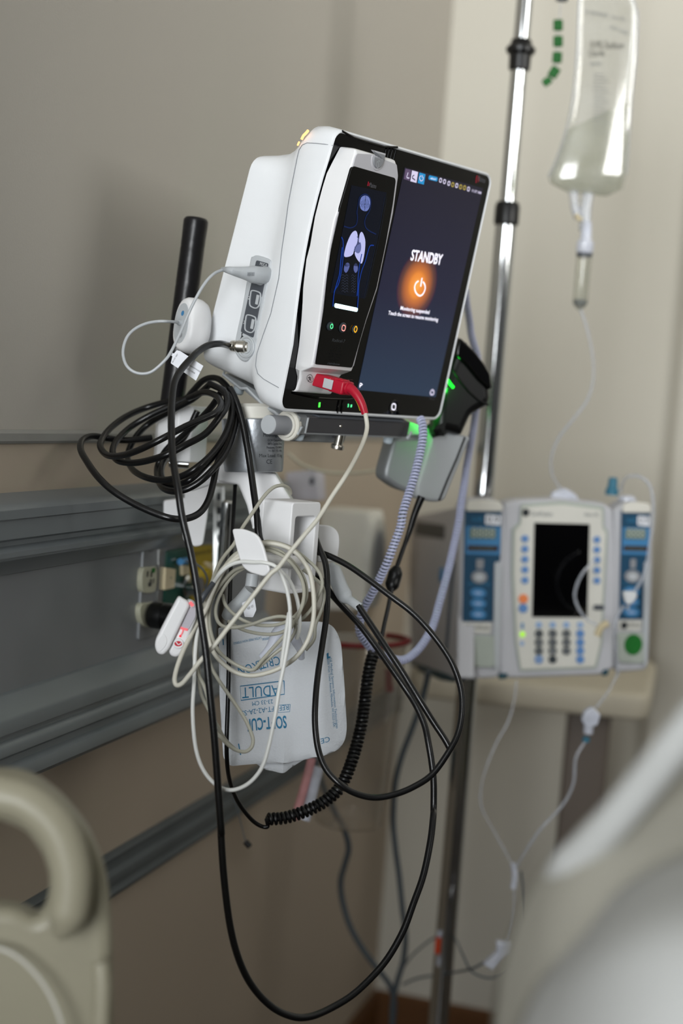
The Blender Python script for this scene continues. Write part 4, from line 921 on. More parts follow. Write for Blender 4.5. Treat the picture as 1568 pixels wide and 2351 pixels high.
# scanner cord with coil
SCROOT = root = thing('barcode_scanner', 'black handheld scanner with green light in the grey holder, coiled cord trailing below', 'scanner', at(1050, 1000, 1.68))
g = G(); pts = cl([(968, 1140), (952, 1180), (938, 1225), (922, 1270), (908, 1310)], 1.64, 1.64, 1.63); P = spline([at(*p) for p in pts], 6); sweep(g, P, lambda t: .0042-.0018*min(1, t*1.6), 'cable', 10)
sweep(g, spline([at(*p) for p in cl([(900, 1350), (892, 1390), (883, 1430), (874, 1470), (862, 1508)], 1.62, 1.60)], 6), .0022, 'cable', 10); part('straight_cord', g, root)
g = G(); P = [at(912, 1300, 1.63), at(904, 1330, 1.63), at(896, 1356, 1.625)]; sweep(g, spline(P, 6), lambda t: .0035+.0040*min(1, sin(pi*t)*1.6), 'coilb', 12); part('cord_bead', g, root)
g = G(); P = [at(*p) for p in cl(A8([(950, 90), (915, 200), (885, 370), (862, 560), (835, 760), (785, 980), (735, 1150), (680, 1300), (610, 1430), (510, 1530), (370, 1620), (200, 1690), (40, 1735), (-130, 1745)]), 1.60, 1.58, 1.55, 1.53, 1.52)]
coil(g, P, .0047, .0019, .0043, 'coilb', 7, 12); sweep(g, spline(P, 8), .0030, 'coilb', 8); part('coiled_section', g, root)
g = G(); pts = cl([(612, 1880)]+A2([(735, 1560), (690, 1558), (630, 1520), (560, 1440), (505, 1350), (465, 1240), (445, 1120), (440, 950), (448, 700), (455, 450), (455, 200)])+[(527, 1400), (530, 1310), (534, 1220), (540, 1110)], 1.52, 1.52, 1.50, 1.45, 1.455, 1.47, 1.56)
cable(g, pts, .0021, 'cable', 10, 6); part('thin_cord', g, root)

# pale blue coiled cord
g = G(); P = [at(*p) for p in cl([(1068, 662)]+A6([(975, 0), (1000, 150), (1020, 300), (1062, 450), (1092, 560), (1085, 800), (1085, 1000), (1062, 1190), (1042, 1350), (1010, 1520), (978, 1700), (950, 1900), (920, 2080), (893, 2280)])+A3([(1215, 180), (1165, 400), (1110, 600), (1060, 780), (1000, 900), (920, 1000), (830, 1058), (720, 1045), (620, 1000), (545, 930), (492, 850), (492, 750), (525, 650), (582, 550), (645, 430), (705, 300), (762, 150), (805, 30)])+A6([(300, 2200), (362, 2000), (425, 1800), (475, 1600), (512, 1400), (505, 1270), (480, 1200)]), 1.76, 1.77, 1.77, 1.77, 1.76, 1.74, 1.70, 1.66, 1.62, 1.60, 1.58, 1.58, 1.60, 1.62)]
coil(g, P, .0036, .00125, .0036, 'bluecoil', 7, 11); sweep(g, spline(P, 6), .0026, 'slate', 7)  # slate core: shade in the gaps between turns, put into the colour
single('blue_coiled_cord', g, 'pale blue finely coiled cord hanging in a U right of the monitor mount', 'cord')

# ================================================================ CUFF
root = thing('blood_pressure_cuff', 'white soft blood pressure cuff with blue upside-down ADULT print hanging behind the cable coil', 'cuff', at(650, 1760, 1.5))
CU = camframe(650, 1590, 1.485, 12)
def softsheet(g, outline, z, t, m, M, amp):
    """a filled cloth piece with gentle folds"""
    l = sm2(outline, 2) if False else outline
    l = l if area(l) > 0 else l[::-1]
    bm = bmesh.new(); vs = [bm.verts.new((p[0], p[1], 0)) for p in l]; bm.faces.new(vs)
    x0 = min(p[0] for p in l); x1 = max(p[0] for p in l); y0 = min(p[1] for p in l); y1 = max(p[1] for p in l)
    N = 26
    for k in range(1, N):
        bmesh.ops.bisect_plane(bm, geom=bm.verts[:]+bm.edges[:]+bm.faces[:], plane_co=(x0+(x1-x0)*k/N, 0, 0), plane_no=(1, 0, 0))
        bmesh.ops.bisect_plane(bm, geom=bm.verts[:]+bm.edges[:]+bm.faces[:], plane_co=(0, y0+(y1-y0)*k/N, 0), plane_no=(0, 1, 0))
    bm.verts.index_update(); V = [(v.co.x, v.co.y) for v in bm.verts]; Fc = [[v.index for v in f.verts] for f in bm.faces]
    B = [e for e in bm.edges if e.is_boundary]; BE = []
    for e in B:
        f = e.link_faces[0]; lp = [q_ for q_ in f.loops if q_.edge == e][0]; BE.append((lp.vert.index, lp.link_loop_next.vert.index))
    bv = set(i for e in BE for i in e); bm.free()
    n = len(V); tops = [(x, y, z+amp(x, y)+(t/2 if i not in bv else t*.12)) for i, (x, y) in enumerate(V)]; bots = [(x, y, z+amp(x, y)-(t/2 if i not in bv else t*.12)) for i, (x, y) in enumerate(V)]
    g.add(tops+bots, Fc+[[n+i for i in f][::-1] for f in Fc]+[[b, a, n+a, n+b] for a, b in BE], m, M)
xr = hit(CU, 652, 1700, 0).x; yr = hit(CU, 652, 1745, 0).y
amp = lambda x, y: .0022*sin((x)*75)+.0015*sin(y*40+x*20)+.005*math.exp(-((x-xr+.15*(y-yr))/.006)**2)*max(0, 1-(y-yr)/.05)
g = G(); l = hp(CU, [(500, 1440), (600, 1428), (735, 1426), (765, 1436), (783, 1470), (790, 1560), (797, 1672), (794, 1700), (780, 1722), (745, 1736), (640, 1752), (528, 1758), (512, 1740), (504, 1600)], 0)
l = roundpoly(l, [.002, .002, .006, .01, .008, .004, .004, .008, .008, .004, .002, .004, .004, .004], 5)
softsheet(g, l, 0, .0055, 'cuff', CU, amp); fr_ = part('front_ply', g, root)
g = G(); l = roundpoly(hp(CU, [(560, 1600), (740, 1600), (745, 1728), (700, 1742), (648, 1772), (608, 1768), (580, 1748)], -.008), .005, 5); softsheet(g, l, -.008, .004, 'cuff', CU, amp); part('rear_ply', g, root)
g = G(); ZC = .0036
k0 = len(g.v)
def up(s, a, b, h, **k): ptext(g, s, 'inkb', CU, a, b, h, ZC, **k)
up('ADULT', (641, 1573), (556, 1580), .0105)
stroke(g, CU, [(652, 1563), (552, 1576), (554, 1609), (653, 1594)], ZC, .0009, 'inkb', True, 1)
up('23-33 CM', (627, 1607), (580, 1613), .0040); up('REF SFT-A2-2A-SS', (662, 1618), (555, 1634), .0050, bold=.0)
stroke(g, CU, [(666, 1617), (640, 1620), (639, 1637), (665, 1634)], ZC, .0005, 'inkb', True, 1)
up('SOFT-CUF', (657, 1644), (568, 1654), .0115, bold=.02)
up('CRITIKON', (640, 1506), (545, 1532), .0085)
up('LATEX FREE NON STERILE', (600, 1462), (535, 1474), .0022); up('PN 2059285', (626, 1462), (602, 1466), .0022)
stroke(g, CU, [(548, 1708), (553, 1734)], ZC, .0010, 'inkb', k=1); stroke(g, CU, [(511, 1466), (512, 1480)], ZC, .0010, 'inkb', k=1); stroke(g, CU, [(588, 1520), (602, 1515), (600, 1540)], ZC, .0008, 'inkb', k=1)
up('CE', (757, 1692), (736, 1697), .0052); up('GE Medical Systems Information Technologies', (756, 1510), (773, 1674), .0022); up('8200 West Tower Avenue, Milwaukee, WI 53223 USA', (750, 1512), (766, 1670), .0022)
quadp(g, CU, [(749, 1500), (754, 1498), (754, 1507), (758, 1506), (758, 1510), (750, 1512)], ZC, 'inkb')
Mi = CU.inverted()
for i in range(k0, len(g.v)):
    v = Mi @ g.v[i]; v.z += amp(v.x, v.y)-.0004; g.v[i] = CU @ v
part('blue_print', g, fr_)
g = G(); pts = [at(*p) for p in cl(A1([(880, 430), (868, 520)]), 1.43, 1.43)]; sweep(g, pts, .0058, 'greyp', 16)
P = spline([at(*p) for p in cl(A1([(860, 545), (800, 620), (720, 700), (700, 740)]), 1.44, 1.45)], 5); sweep(g, P, .0062, 'greyp', 14); part('hose_end', g, root, 'light grey hose coupling behind the coil')
g = G(); l = hp(camframe(580, 1390, 1.435, 0), A1([(800, 640), (890, 600), (905, 690), (880, 745), (820, 740)]), 0); TT = camframe(580, 1390, 1.435, 0); prism(g, roundpoly(l, .001), -.0002, .0002, 'paper', TT); ptext(g, 'REF 107', 'ink', TT, A1([(845, 690)])[0], A1([(888, 668)])[0], .0022, .0004)
single('hose_tag', g, 'small white paper tag with black print inside the cable coil', 'tag')
g = G(); P = spline([at(*p) for p in cl(A1([(1230, 1040), (1215, 960), (1130, 830), (1060, 860), (1010, 950), (940, 1030)]), 1.44, 1.43, 1.425, 1.43)], 5); sweep(g, P, lambda t: .0030+.0034*sin(pi*t)**2, 'clearc', 12)
single('clear_hose_coupling', g, 'translucent hose coupling in front of the cuff print, behind the coil', 'coupling')

# ================================================================ SCANNER AND HOLDER
root = thing('scanner_holder', 'grey rounded holder cup under the black scanner, right of the mount', 'holder', at(975, 1150, 1.68))
HF2 = camframe(985, 1070, 1.70, 25)
g = G(); l = roundpoly(hp(HF2, A6([(625, 1310), (960, 1385), (1015, 1400), (735, 2080), (600, 2090), (425, 2045), (440, 1900)]), 0), [.003, .003, .004, .006, .008, .008, .003]); prism(g, l, -.030, .002, 'cupg', HF2, ch=.004, both=True)
part('cup', g, root, 'grey cup')
g = G(); l = roundpoly(hp(HF2, A6([(250, 1400), (640, 1330), (560, 1900), (440, 2010), (300, 1960), (150, 1850), (150, 1760)]), 0), [.006, .004, .004, .006, .008, .01, .008]); prism(g, l, -.036, -.010, 'plate', HF2, ch=.005, both=True); part('side_pocket', g, root)
g = G(); sweep(g, [HF2 @ Vector((*hit(HF2, x, y, 0)[:2], .0025)) for x, y in A6([(945, 1400), (860, 1620), (760, 1850), (670, 2070)])], .0012, 'black', 6); part('slot', g, root)
g = G(); l = roundpoly(hp(HF2, [(880, 962), (915, 955), (985, 985), (985, 1000), (925, 1003), (905, 990)], 0), .003); prism(g, l, -.02, -.006, 'greyp', HF2, ch=.002, both=True); part('support_arm', g, root)
root = SCROOT
SF2 = camframe(1060, 880, 1.69, 20)
g = G()
hd = [(1000, 1010), (1008, 900), (1030, 850), (1046, 810), (1056, 772), (1072, 782), (1094, 818), (1118, 852), (1128, 885), (1131, 916), (1124, 932), (1104, 942), (1086, 953), (1076, 975), (1064, 1001), (1020, 990)]
l = roundpoly(hp(SF2, hd, 0), .004, 4); prism(g, l, -.028, 0, 'black', SF2, ch=.010, both=True, seg=5); body = part('body', g, root)
g = G(); l = roundpoly(hp(SF2, A6([(900, 345), (960, 400), (1060, 500), (1150, 620), (1215, 730), (1235, 880), (1200, 900), (1090, 800), (960, 640), (850, 540), (860, 440)]), 0), .003); prism(g, l, -.006, .0035, 'gloss', SF2, ch=.003); part('window', g, root)
g = G(); sweep(g, [SF2 @ Vector((*hit(SF2, x, y, 0)[:2], .0005)) for x, y in A6([(830, 690), (900, 800), (1000, 920), (1090, 1000), (1200, 1060)])], .0014, 'black', 8); part('edge_seam', g, root)
g = G(); c = [SF2 @ Vector((*hit(SF2, x, y, 0)[:2], .0010)) for x, y in [(1024, 868), (1032, 880), (1040, 890)]]; sweep(g, c, .0016, 'gl_scan', 8); part('green_light', g, root)
def spot(name, loc, e, col):
    L = bpy.data.lights.new(name, 'POINT'); L.energy = e; L.color = col; L.shadow_soft_size = .002
    o = bpy.data.objects.new(name, L); COL.objects.link(o); o.location = loc
spot('green_glow_lamp', SF2 @ Vector((*hit(SF2, 1020, 893, 0)[:2], .006)), .03, (.02, 1, .06))
spot('green_glow_lamp', at(986, 952, 1.688), .04, (.02, 1, .06))  # unseen lamp added behind the monitor edge to throw green on the holder

# ================================================================ INFUSION PUMPS
# orientation: width axis turned towards the back of the room
ang = radians(20)
PU = frame(at(1165, 1558, 2.02), (cos(ang), sin(ang), 0), (0, 0, 1))
Pz = lambda p: zc(p, 920, 1080, 2.529)
def pq(g, pts, z, m, t=None, r=0, ch=0, M=PU): return quadp(g, M, pts, z, m, t, r, ch)
root = thing('infusion_pump_controller', 'central infusion pump unit with dark screen, blue side keys and number pad', 'infusion pump', PU @ Vector((.08, 0, -.05)))
g = G(); l = roundpoly(hp(PU, Pz([(600, 190), (660, 172), (900, 165), (1180, 190), (1235, 230), (1255, 600), (1240, 1150), (1160, 1190), (640, 1210), (575, 1200), (585, 700)]), 0), .004); prism(g, l, -.045, 0, 'pump', PU, ch=.005); part('housing', g, root)
g = G(); l = roundpoly(hp(PU, Pz([(697, 195), (930, 178), (1180, 208), (1182, 325), (1205, 355), (1180, 800), (1172, 1000), (1138, 1150), (690, 1168), (662, 1000), (642, 600), (648, 335), (688, 305)]), .002), .003); prism(g, l, 0, .003, 'pumpd', PU, ch=.001)
l = roundpoly(hp(PU, Pz([(705, 215), (930, 198), (1168, 228), (1170, 335), (1192, 365), (1168, 800), (1160, 1000), (1126, 1138), (700, 1155), (676, 1000), (658, 600), (664, 350), (698, 315)]), .004), .002); prism(g, l, .003, .0042, 'cream', PU, ch=.0005); fp = part('keypad_face', g, root)
zk = .0052
g = G(); pq(g, Pz([(776, 303), (1097, 312), (1083, 855), (762, 852)]), zk, 'gloss', .001, .001); part('display', g, fp)
def key(cx, cy, r, m, s=None, ry=None, par=None):
    g = G(); c = hit(PU, *Pz([(cx, cy)])[0], zk); l = circ(c.x, c.y, r, ry or r, 16); prism(g, l, .0040, .0062, m, PU, ch=.0006)
    if s: text(g, s, 'inkw', PU, h=r*.9, x=c.x-r*.35*len(s), y=c.y-r*.45, z=.0064)
    part('key', g, par or fp)
for y in (397, 457, 517, 577, 638): key(721, y, .0048, 'key', '-')
for y in (403, 461, 520, 580, 640): key(1139, y, .0046, 'key', '-')
key(712, 746, .0062, 'keyo', None); key(711, 801, .0060, 'key', None)
pq(g := G(), Pz([(1120, 780), (1182, 782), (1180, 812), (1120, 812)]), .0062, 'dgrey', .002, .003); part('key', g, fp)
for x, d in ((802, '1470'), (882, '258.'), (962, '369'), (1042, '----')):
    key(x, 897, .0042, 'keyl')
    for y, ch in zip((948, 999, 1048, 1098), (d+' ')[:4]):
        if ch == ' ': continue
        mm = 'key' if (x == 1042 or (y == 1098 and x == 802)) else 'keyd'
        key(x, y, .0054, mm, ch if ch not in '-' else None)
g = G(); c = hit(PU, *Pz([(707, 952)])[0], zk); flat(g, circ(c.x, c.y, .0034, n=16), .0050, 'gl_lime', PU); c = hit(PU, *Pz([(704, 1005)])[0], zk); flat(g, circ(c.x, c.y, .0030, n=16), .0050, 'keyl', PU); pq(g, Pz([(700, 885), (714, 885), (714, 920), (700, 920)]), .0052, 'blue2', .001, .001); part('status_light', g, fp)
g = G(); c = hit(PU, *Pz([(726, 245)])[0], zk); flat(g, circ(c.x, c.y, .0048, .0052, 16), .0048, 'ink', PU); ptext(g, 'CareFusion', 'inkg', PU, *Pz([(752, 262), (880, 266)]), .006, .0048); ptext(g, 'Alaris PC', 'inkg', PU, *Pz([(1065, 265), (1150, 270)]), .005, .0048); part('lettering', g, fp)
g = G(); pq(g, Pz([(572, 1180), (622, 1178), (616, 1210), (570, 1215)]), .0025, 'teal', .008, .002, .001); part('release_latch', g, root, 'dark teal latch')
g = G(); pq(g, Pz([(1175, 1160), (1210, 1155), (1205, 1190), (1170, 1195)]), .0025, 'teal', .008, .002, .001); part('release_latch', g, root, 'dark teal latch')
def module(name, label, X, out, side):
    """X maps the left module's measured points; out = housing outline"""
    rt = thing(name, label, 'infusion pump', PU @ hit(PU, *Pz([X(460, 1190)])[0], 0))
    P = lambda pts: Pz([X(*p) for p in pts])
    g = G(); l = roundpoly(hp(PU, Pz(out), 0), .005); prism(g, l, -.045, .001, 'pump', PU, ch=.004); part('housing', g, rt)
    g = G(); pq(g, P([(380, 205), (392, 180), (470, 172), (575, 180), (596, 210), (590, 240), (378, 238)]), .006, 'warmwhite', .006, .004, .002); part('top_cap', g, rt)
    g = G(); pq(g, P([(372, 225), (586, 235), (578, 525), (552, 540), (536, 878), (358, 878)]), .004, 'blue', .003, .001, .0006); bp = part('blue_face', g, rt)
    g = G(); pq(g, P([(380, 325), (582, 330), (575, 490), (376, 485)]), .0046, 'blue2', .0004); pq(g, P([(400, 335), (556, 340), (552, 398), (397, 395)]), .0052, 'lcd', .0006, .001); pq(g, P([(390, 434), (566, 438), (562, 470), (388, 466)]), .0052, 'lcdr', .0006, .001)
    ptext(g, '8888', 'pumpd', PU, *P([(410, 388), (545, 391)]), .013, .0054); ptext(g, 'CHANNEL', 'lcd', PU, *P([(400, 462), (550, 465)]), .005, .0054); part('readout', g, bp)
    for y in (712, 773, 836):
        g = G(); c = hit(PU, *P([(450, y)])[0], .005); prism(g, circ(c.x, c.y, .0105, .0066, 18), .0035, .0056, 'keyl' if y > 1e9 else 'blue2', PU, ch=.0008); flat(g, circ(c.x, c.y, .0055, .0022, 12), .0058, 'keyl', PU); part('key', g, bp)
    g = G(); pq(g, P([(440, 515), (484, 516), (480, 572), (438, 572)]), .0052, 'midgrey', .001, .002); part('key', g, bp)
    g = G(); c = hit(PU, *P([(456, 620)])[0], .005); prism(g, circ(c.x, c.y, .0105, .0085, 18), .0035, .0060, 'midgrey', PU, ch=.0008); flat(g, circ(c.x, c.y, .0062, .0046, 14), .0063, 'greyp', PU); part('key', g, bp)
    g = G(); ptext(g, 'PAUSE  CHANNEL', 'inkb', PU, *P([(392, 665), (520, 668)]), .0035, .0046); ptext(g, 'ALARIS', 'inkb', PU, *P([(412, 295), (478, 298)]), .006, .0046); part('lettering', g, bp)
    g = G(); pq(g, P([(492, 255), (582, 262), (578, 320), (490, 312)]), .0050, 'paper', .0006, .002); c = hit(PU, *P([(520, 282)])[0], 0); ptext(g, '0.9', 'ink', PU, *P([(502, 300), (568, 304)]), .008, .0053); part('sticker', g, bp)
    g = G(); pq(g, P([(358, 886), (528, 886), (522, 946), (356, 944)]), .005, 'cream', .004, .001, .0006); c = hit(PU, *P([(388, 912)])[0], 0); flat(g, circ(c.x, c.y, .0044, .005, 14), .0052, 'ink', PU); ptext(g, 'CareFusion', 'ink', PU, *P([(408, 922), (514, 924)]), .006, .0053); part('maker_label', g, rt)
    g = G(); pq(g, P([(345, 960), (565, 962), (558, 1120), (535, 1148), (375, 1142), (352, 1125)]), .006, 'pumpd', .006, .004, .002); dr = part('door', g, rt)
    g = G(); pq(g, P([(545, 540), (556, 530), (590, 560), (570, 1160), (548, 1160), (540, 880)]), .007, 'greyp', .007, .002, .001); part('door_handle', g, rt)
    return rt, P
m1, P1_ = module('infusion_pump_module', 'left blue-faced infusion pump module, its grey side with black label facing the camera', lambda x, y: (x, y), [(345, 200), (392, 165), (560, 170), (600, 205), (612, 600), (590, 1130), (565, 1205), (350, 1215), (335, 1100), (340, 600)], 0)
m2, P2_ = module('infusion_pump_module', 'right blue-faced infusion pump module with a large green dot on its door', lambda x, y: (1283+(x-372)*.775-(y-225)*.006, y+10-(y-200)*.035), [(1235, 225), (1290, 185), (1420, 190), (1460, 230), (1462, 600), (1440, 1120), (1420, 1160), (1250, 1175), (1240, 900)], 1)
g = G(); c = hit(PU, *Pz([(1351, 1012)])[0], .007); prism(g, circ(c.x, c.y, .0118, .0138, 20), .0055, .0070, 'green', PU, ch=.0005); part('green_dot', g, m2, 'large green dot')
g = G(); c = hit(PU, *Pz([(1330, 200)])[0], 0); lathe(g, [(.012, 0), (.012, .004), (.008, .007)], 'clearc', frame(PU @ Vector((c.x, c.y+.004, -.02)), (1, 0, 0), (0, 1, 0))); lathe(g, [(.0085, .006), (.0085, .013), (.0065, .015), (.0055, .028), (.003, .029)], 'tealc', frame(PU @ Vector((c.x-.02, c.y+.004, -.02)), (1, 0, 0), (0, 1, 0)))
part('tubing_cap', g, m2, 'blue-green cap')
# grey side of the left module with label and blue button
SMf = frame(PU @ Vector((hit(PU, *Pz([(350, 700)])[0], 0).x, 0, 0)), PU.to_3x3() @ Vector((0, 0, 1)), (0, 0, 1))
g = G(); l = roundpoly(hp(SMf, [(1056, 1163), (1052, 1556), (1020, 1560), (945, 1525), (940, 1300), (948, 1185)], 0), .004); prism(g, l, -.02, .0015, 'warmwhite' if False else 'pump', SMf, ch=.003); sp = part('side_panel', g, m1)
g = G(); quadp(g, SMf, [(953, 1196), (1020, 1206), (1019, 1238), (951, 1228)], .0022, 'keyd', .001, .001); part('side_label', g, sp, 'black label')
g = G(); c = hit(SMf, 1015, 1320, .002); lathe(g, [(.011, 0), (.011, .003), (.009, .0045)], 'blue2', SMf @ Matrix.Translation((c.x, c.y, .001))); part('release_button', g, sp, 'blue button')
g = G(); l = hp(SMf, [(942, 1518), (1030, 1548), (1048, 1560), (1040, 1566), (1015, 1562), (945, 1530)], .001); prism(g, roundpoly(l, .001), -.01, .003, 'teal', SMf); part('latch_bar', g, sp, 'dark teal bar along the bottom')

# ================================================================ DRIP POLE
root = thing('drip_pole', 'tall chrome drip pole with black collars carrying the infusion pumps', 'pole', Vector((at(1010, 2351, 2.1).x, at(1010, 2351, 2.1).y, 0)))
Pa = at(1106, 1175, 2.09); px_, py_ = Pa.x, Pa.y
Pt = Matrix.Translation((px_, py_, 0))
def zat(py): return hit(frame((px_, py_, 0), wdir((1, 0, 0)), (0, 0, 1)), 1110, py, 0).y
zu, zl, zp = zat(485), zat(115), zat(1200)
g = G(); lathe(g, [(.0108, zu), (.0108, 2.15), (.009, 2.152)], 'chrome', Pt, 32); part('upper_tube', g, root)
g = G(); lathe(g, [(.0140, .10), (.0140, zu)], 'chrome', Pt, 32); part('lower_tube', g, root)
g = G(); lathe(g, [(.0128, zu-.016), (.0165, zu-.012), (.0165, zu+.010), (.0145, zu+.016), (.0115, zu+.0165)], 'black', Pt, 28); part('collar', g, root, 'black collar')
z0 = zl
g = G(); lathe(g, [(.0115, z0-.022), (.0140, z0-.020), (.0145, z0-.002), (.0190, z0+.002), (.0195, z0+.007), (.0145, z0+.012), (.0130, z0+.018), (.0112, z0+.019)], 'black', Pt, 28); part('collar', g, root, 'flared black collar')
g = G(); box(g, (-.03, -.03, zp-.17), (.03, .03, zp-.05), 'dgrey', Pt, .004); part('clamp', g, root)
g = G()
for k in range(5):
    a = 2*pi*k/5+.3; sweep(g, [Vector((px_, py_, .10)), Vector((px_+.16*cos(a), py_+.16*sin(a), .085)), Vector((px_+.27*cos(a), py_+.27*sin(a), .06))], .014, 'dgrey', 8)
part('base_spider', g, root)
g = G(); zr = hit(frame((px_, py_, 0), wdir((1, 0, 0)), (0, 0, 1)), 1025, 2165, 0).y
sweep(g, [Vector((px_-.004, py_-.0152, zr+k)) for k in (-.026, -.012)], .002, 'clearc', 8); sweep(g, [Vector((px_-.006, py_-.0152, zr+k)) for k in (.014, .022)], .0025, 'clearc', 8); box(g, (-.004, -.0170, zr-.010), (.002, -.0130, zr+.012), mat('orange_clip', 'd4421c', .4), Pt @ Matrix.Rotation(radians(-25), 4, 'Z')); part('clip', g, root, 'orange and clear clip low on the pole')

# ================================================================ DRIP BAG
root = thing('drip_bag', 'clear half-empty drip bag with black print hanging top right', 'drip bag', at(1335, 480, 2.0))
BGF = camframe(1350, 230, 2.0, 5)
lft = [(1330, -60), (1326, 40), (1322, 130), (1312, 230), (1297, 300), (1278, 360), (1258, 405), (1262, 420), (1300, 440)]
rgt = [(1440, -60), (1460, 15), (1466, 40), (1462, 130), (1452, 230), (1446, 330), (1441, 400), (1430, 435), (1395, 450)]
secs = []
for (a, b_), th in zip(zip(lft, rgt), (.004, .006, .008, .010, .014, .022, .028, .024, .010)):
    A = hit(BGF, *a, 0); B_ = hit(BGF, *b_, 0); c = (A+B_)/2; ex_ = (B_-A)/2
    s = []
    for k in range(24):
        t = 2*pi*k/24; u = cos(t); v = sin(t)
        u2 = math.copysign(abs(u)**.55, u); s.append((c.x+ex_.x*u2, c.y+ex_.y*u2, th*.5*v*(1+.25*sin(5*t))))
    secs.append(s)
g = G(); loft(g, secs, 'bag', BGF); part('film', g, root)
g = G()
sc2 = [[(p[0]*.0+p[0], p[1], p[2]) for p in s] for s in secs[4:]]
def shrink(s, k):
    c = sum((Vector(p) for p in s), Vector())/len(s); return [tuple(c+(Vector(p)-c)*k) for p in s]
loft(g, [shrink(s, .93) for s in sc2], 'fluid', BGF); part('fluid', g, root)
g = G()
for a, b_ in ((lft, 1), (rgt, -1)): sweep(g, spline([BGF @ hit(BGF, x+2*b_, y, 0) for x, y in a[:7]], 4), .0016, 'clearp', 6)
part('welded_seam', g, root)
zg = .0095; g = G()
for s, a, b_, h in (('1000 mL', (1345, 30), (1438, 48), .004), ('0.9% Sodium', (1356, 110), (1432, 112), .009), ('Chloride', (1352, 130), (1388, 128), .008), ('Injection', (1355, 150), (1380, 150), .005), ('NDC 0338', (1400, 65), (1440, 80), .004)): ptext(g, s, 'inkg' if h < .007 else 'ink', BGF, a, b_, h, zg*.7)
for k in range(18): stroke(g, BGF, [(1362+k*0, 170+k*8), (1388+(k % 3)*5, 172+k*8)], zg, .0007, 'inkg', k=1)
for k in range(6): stroke(g, BGF, [(1336-k*.6, 60+k*12), (1337-k*.6, 66+k*12)], zg*.6, .0012, 'inkg', k=1)
part('print', g, root)
g = G(); sweep(g, [at(1316, 440, 2.0), at(1320, 475, 2.0), at(1328, 500, 2.0)], .006, 'clearp', 10); sweep(g, [at(1350, 445, 2.0), at(1345, 480, 2.0), at(1342, 530, 2.0)], .0075, 'clearp', 10); part('port', g, root)
g = G(); sweep(g, [at(1322, 492, 1.99), at(1328, 502, 1.99), at(1336, 504, 1.99)], .003, 'ivory', 8); part('port_seal', g, root, 'tan seal')
root = thing('drip_chamber', 'clear drip chamber under the bag, above the thin drip line', 'drip chamber', at(1333, 700, 2.0))
DM = frame(at(1331, 705, 2.0), (1, 0, 0), (0, 1, 0))
g = G(); zz0 = .0; hh = (705-585)/3592*2.0
lathe(g, [(.002, -.004), (.008, .002), (.0095, .006), (.0098, hh)], 'drip', DM, 24); part('barrel', g, root)
g = G(); lathe(g, [(.0100, hh), (.0100, hh+.002), (.0110, hh+.004), (.0108, hh+.016), (.0075, hh+.019), (.006, hh+.040), (.0045, hh+.042)], 'clearc', DM, 24); part('cap', g, root)
g = G(); lathe(g, [(.0101, hh-.003), (.0103, hh-.002), (.0103, hh+.001), (.0101, hh+.002)], 'dgrey', DM, 24); lathe(g, [(.006, .0005), (.0092, .005), (.0092, .009), (.006, .010)], 'inkg', DM, 20); part('dark_ring', g, root)
g = G(); cable(g, [(1331, 706, 2.0), (1345, 745, 2.0), (1358, 800, 2.0), (1363, 860, 2.0), (1350, 915, 2.0), (1318, 960, 2.0), (1283, 1005, 2.01), (1266, 1050, 2.02), (1268, 1090, 2.03), (1284, 1118, 2.04), (1296, 1140, 2.05)], .0017, 'clearp', 8, 6)
single('drip_line', g, 'thin clear drip line curving from the drip chamber down to the pump', 'tube')
g = G(); prism(g, roundpoly(hp(PU, [(1262, 1146), (1270, 1128), (1296, 1120), (1318, 1132), (1330, 1148)], -.03), .002), -.04, -.025, 'clearc', PU, ch=.002); single('line_clip', g, 'clear plastic clip on top of the central pump', 'clip')
# green tag chain
root = thing('green_tag_chain', 'chain of small green plastic tags hanging beside the drip pole', 'tag', at(1270, 190, 2.02))
bp_ = [(1281, 58), (1281, 95), (1279, 132), (1272, 166), (1256, 187)]
g = G(); cable(g, [(1289, -20, 2.02), (1287, 10, 2.02), (1284, 40, 2.02)]+[(x, y, 2.02) for x, y in bp_], .0008, 'clearp', 6); part('string', g, root)
for k, (x, y) in enumerate(bp_):
    g = G(); MM = camframe(x, y, 2.02, 0) @ Matrix.Rotation(radians((5, 5, 0, -28, -50)[k]), 4, 'Z'); s = .0062 if k < 4 else .005
    box(g, (-s, -.0072 if k < 4 else -.006, -.003), (s, .0072 if k < 4 else .006, .003), 'bead', MM, .002); part('tag', g, root)
g = G(); box(g, (-.008, -.004, -.006), (.008, .006, .006), 'dgrey', camframe(1290, -4, 2.02), .003); part('hook', g, root)

# ================================================================ THINGS BEHIND THE HOOK
root = thing('suction_regulator', 'beige wall suction regulator box with round dark dial, behind the white hook box', 'regulator', at(810, 1400, 2.3))
RB = frame(at(735, 1180, 1.80), (0, 1, 0), (0, 0, 1))
RB = frame(at(738, 1400, 2.28), (1, 0, 0), (0, 0, 1))
g = G(); l = roundpoly(hp(RB, [(735, 1166), (846, 1176), (850, 1200), (838, 1400), (800, 1402), (720, 1400)], 0), .004); prism(g, l, -.075, 0, 'warmwhite', RB, ch=.004); part('case', g, root)
RS = frame(RB @ Vector((hit(RB, 860, 1300, 0).x, 0, 0)), -(RB.to_3x3() @ Vector((0, 0, 1))), (0, 0, 1))
RS = frame(RB @ Vector((hit(RB, 848, 1300, 0).x-.001, 0, 0)), (0, 1, 0), (0, 0, 1))
g = G(); l = sm2(hp(RS, [(870, 1185), (884, 1215), (884, 1290), (872, 1370), (856, 1395), (850, 1360), (846, 1290), (858, 1205)], 0), 3); prism(g, l, -.01, .002, 'cream', RS, ch=.002); part('bezel_ring', g, root)
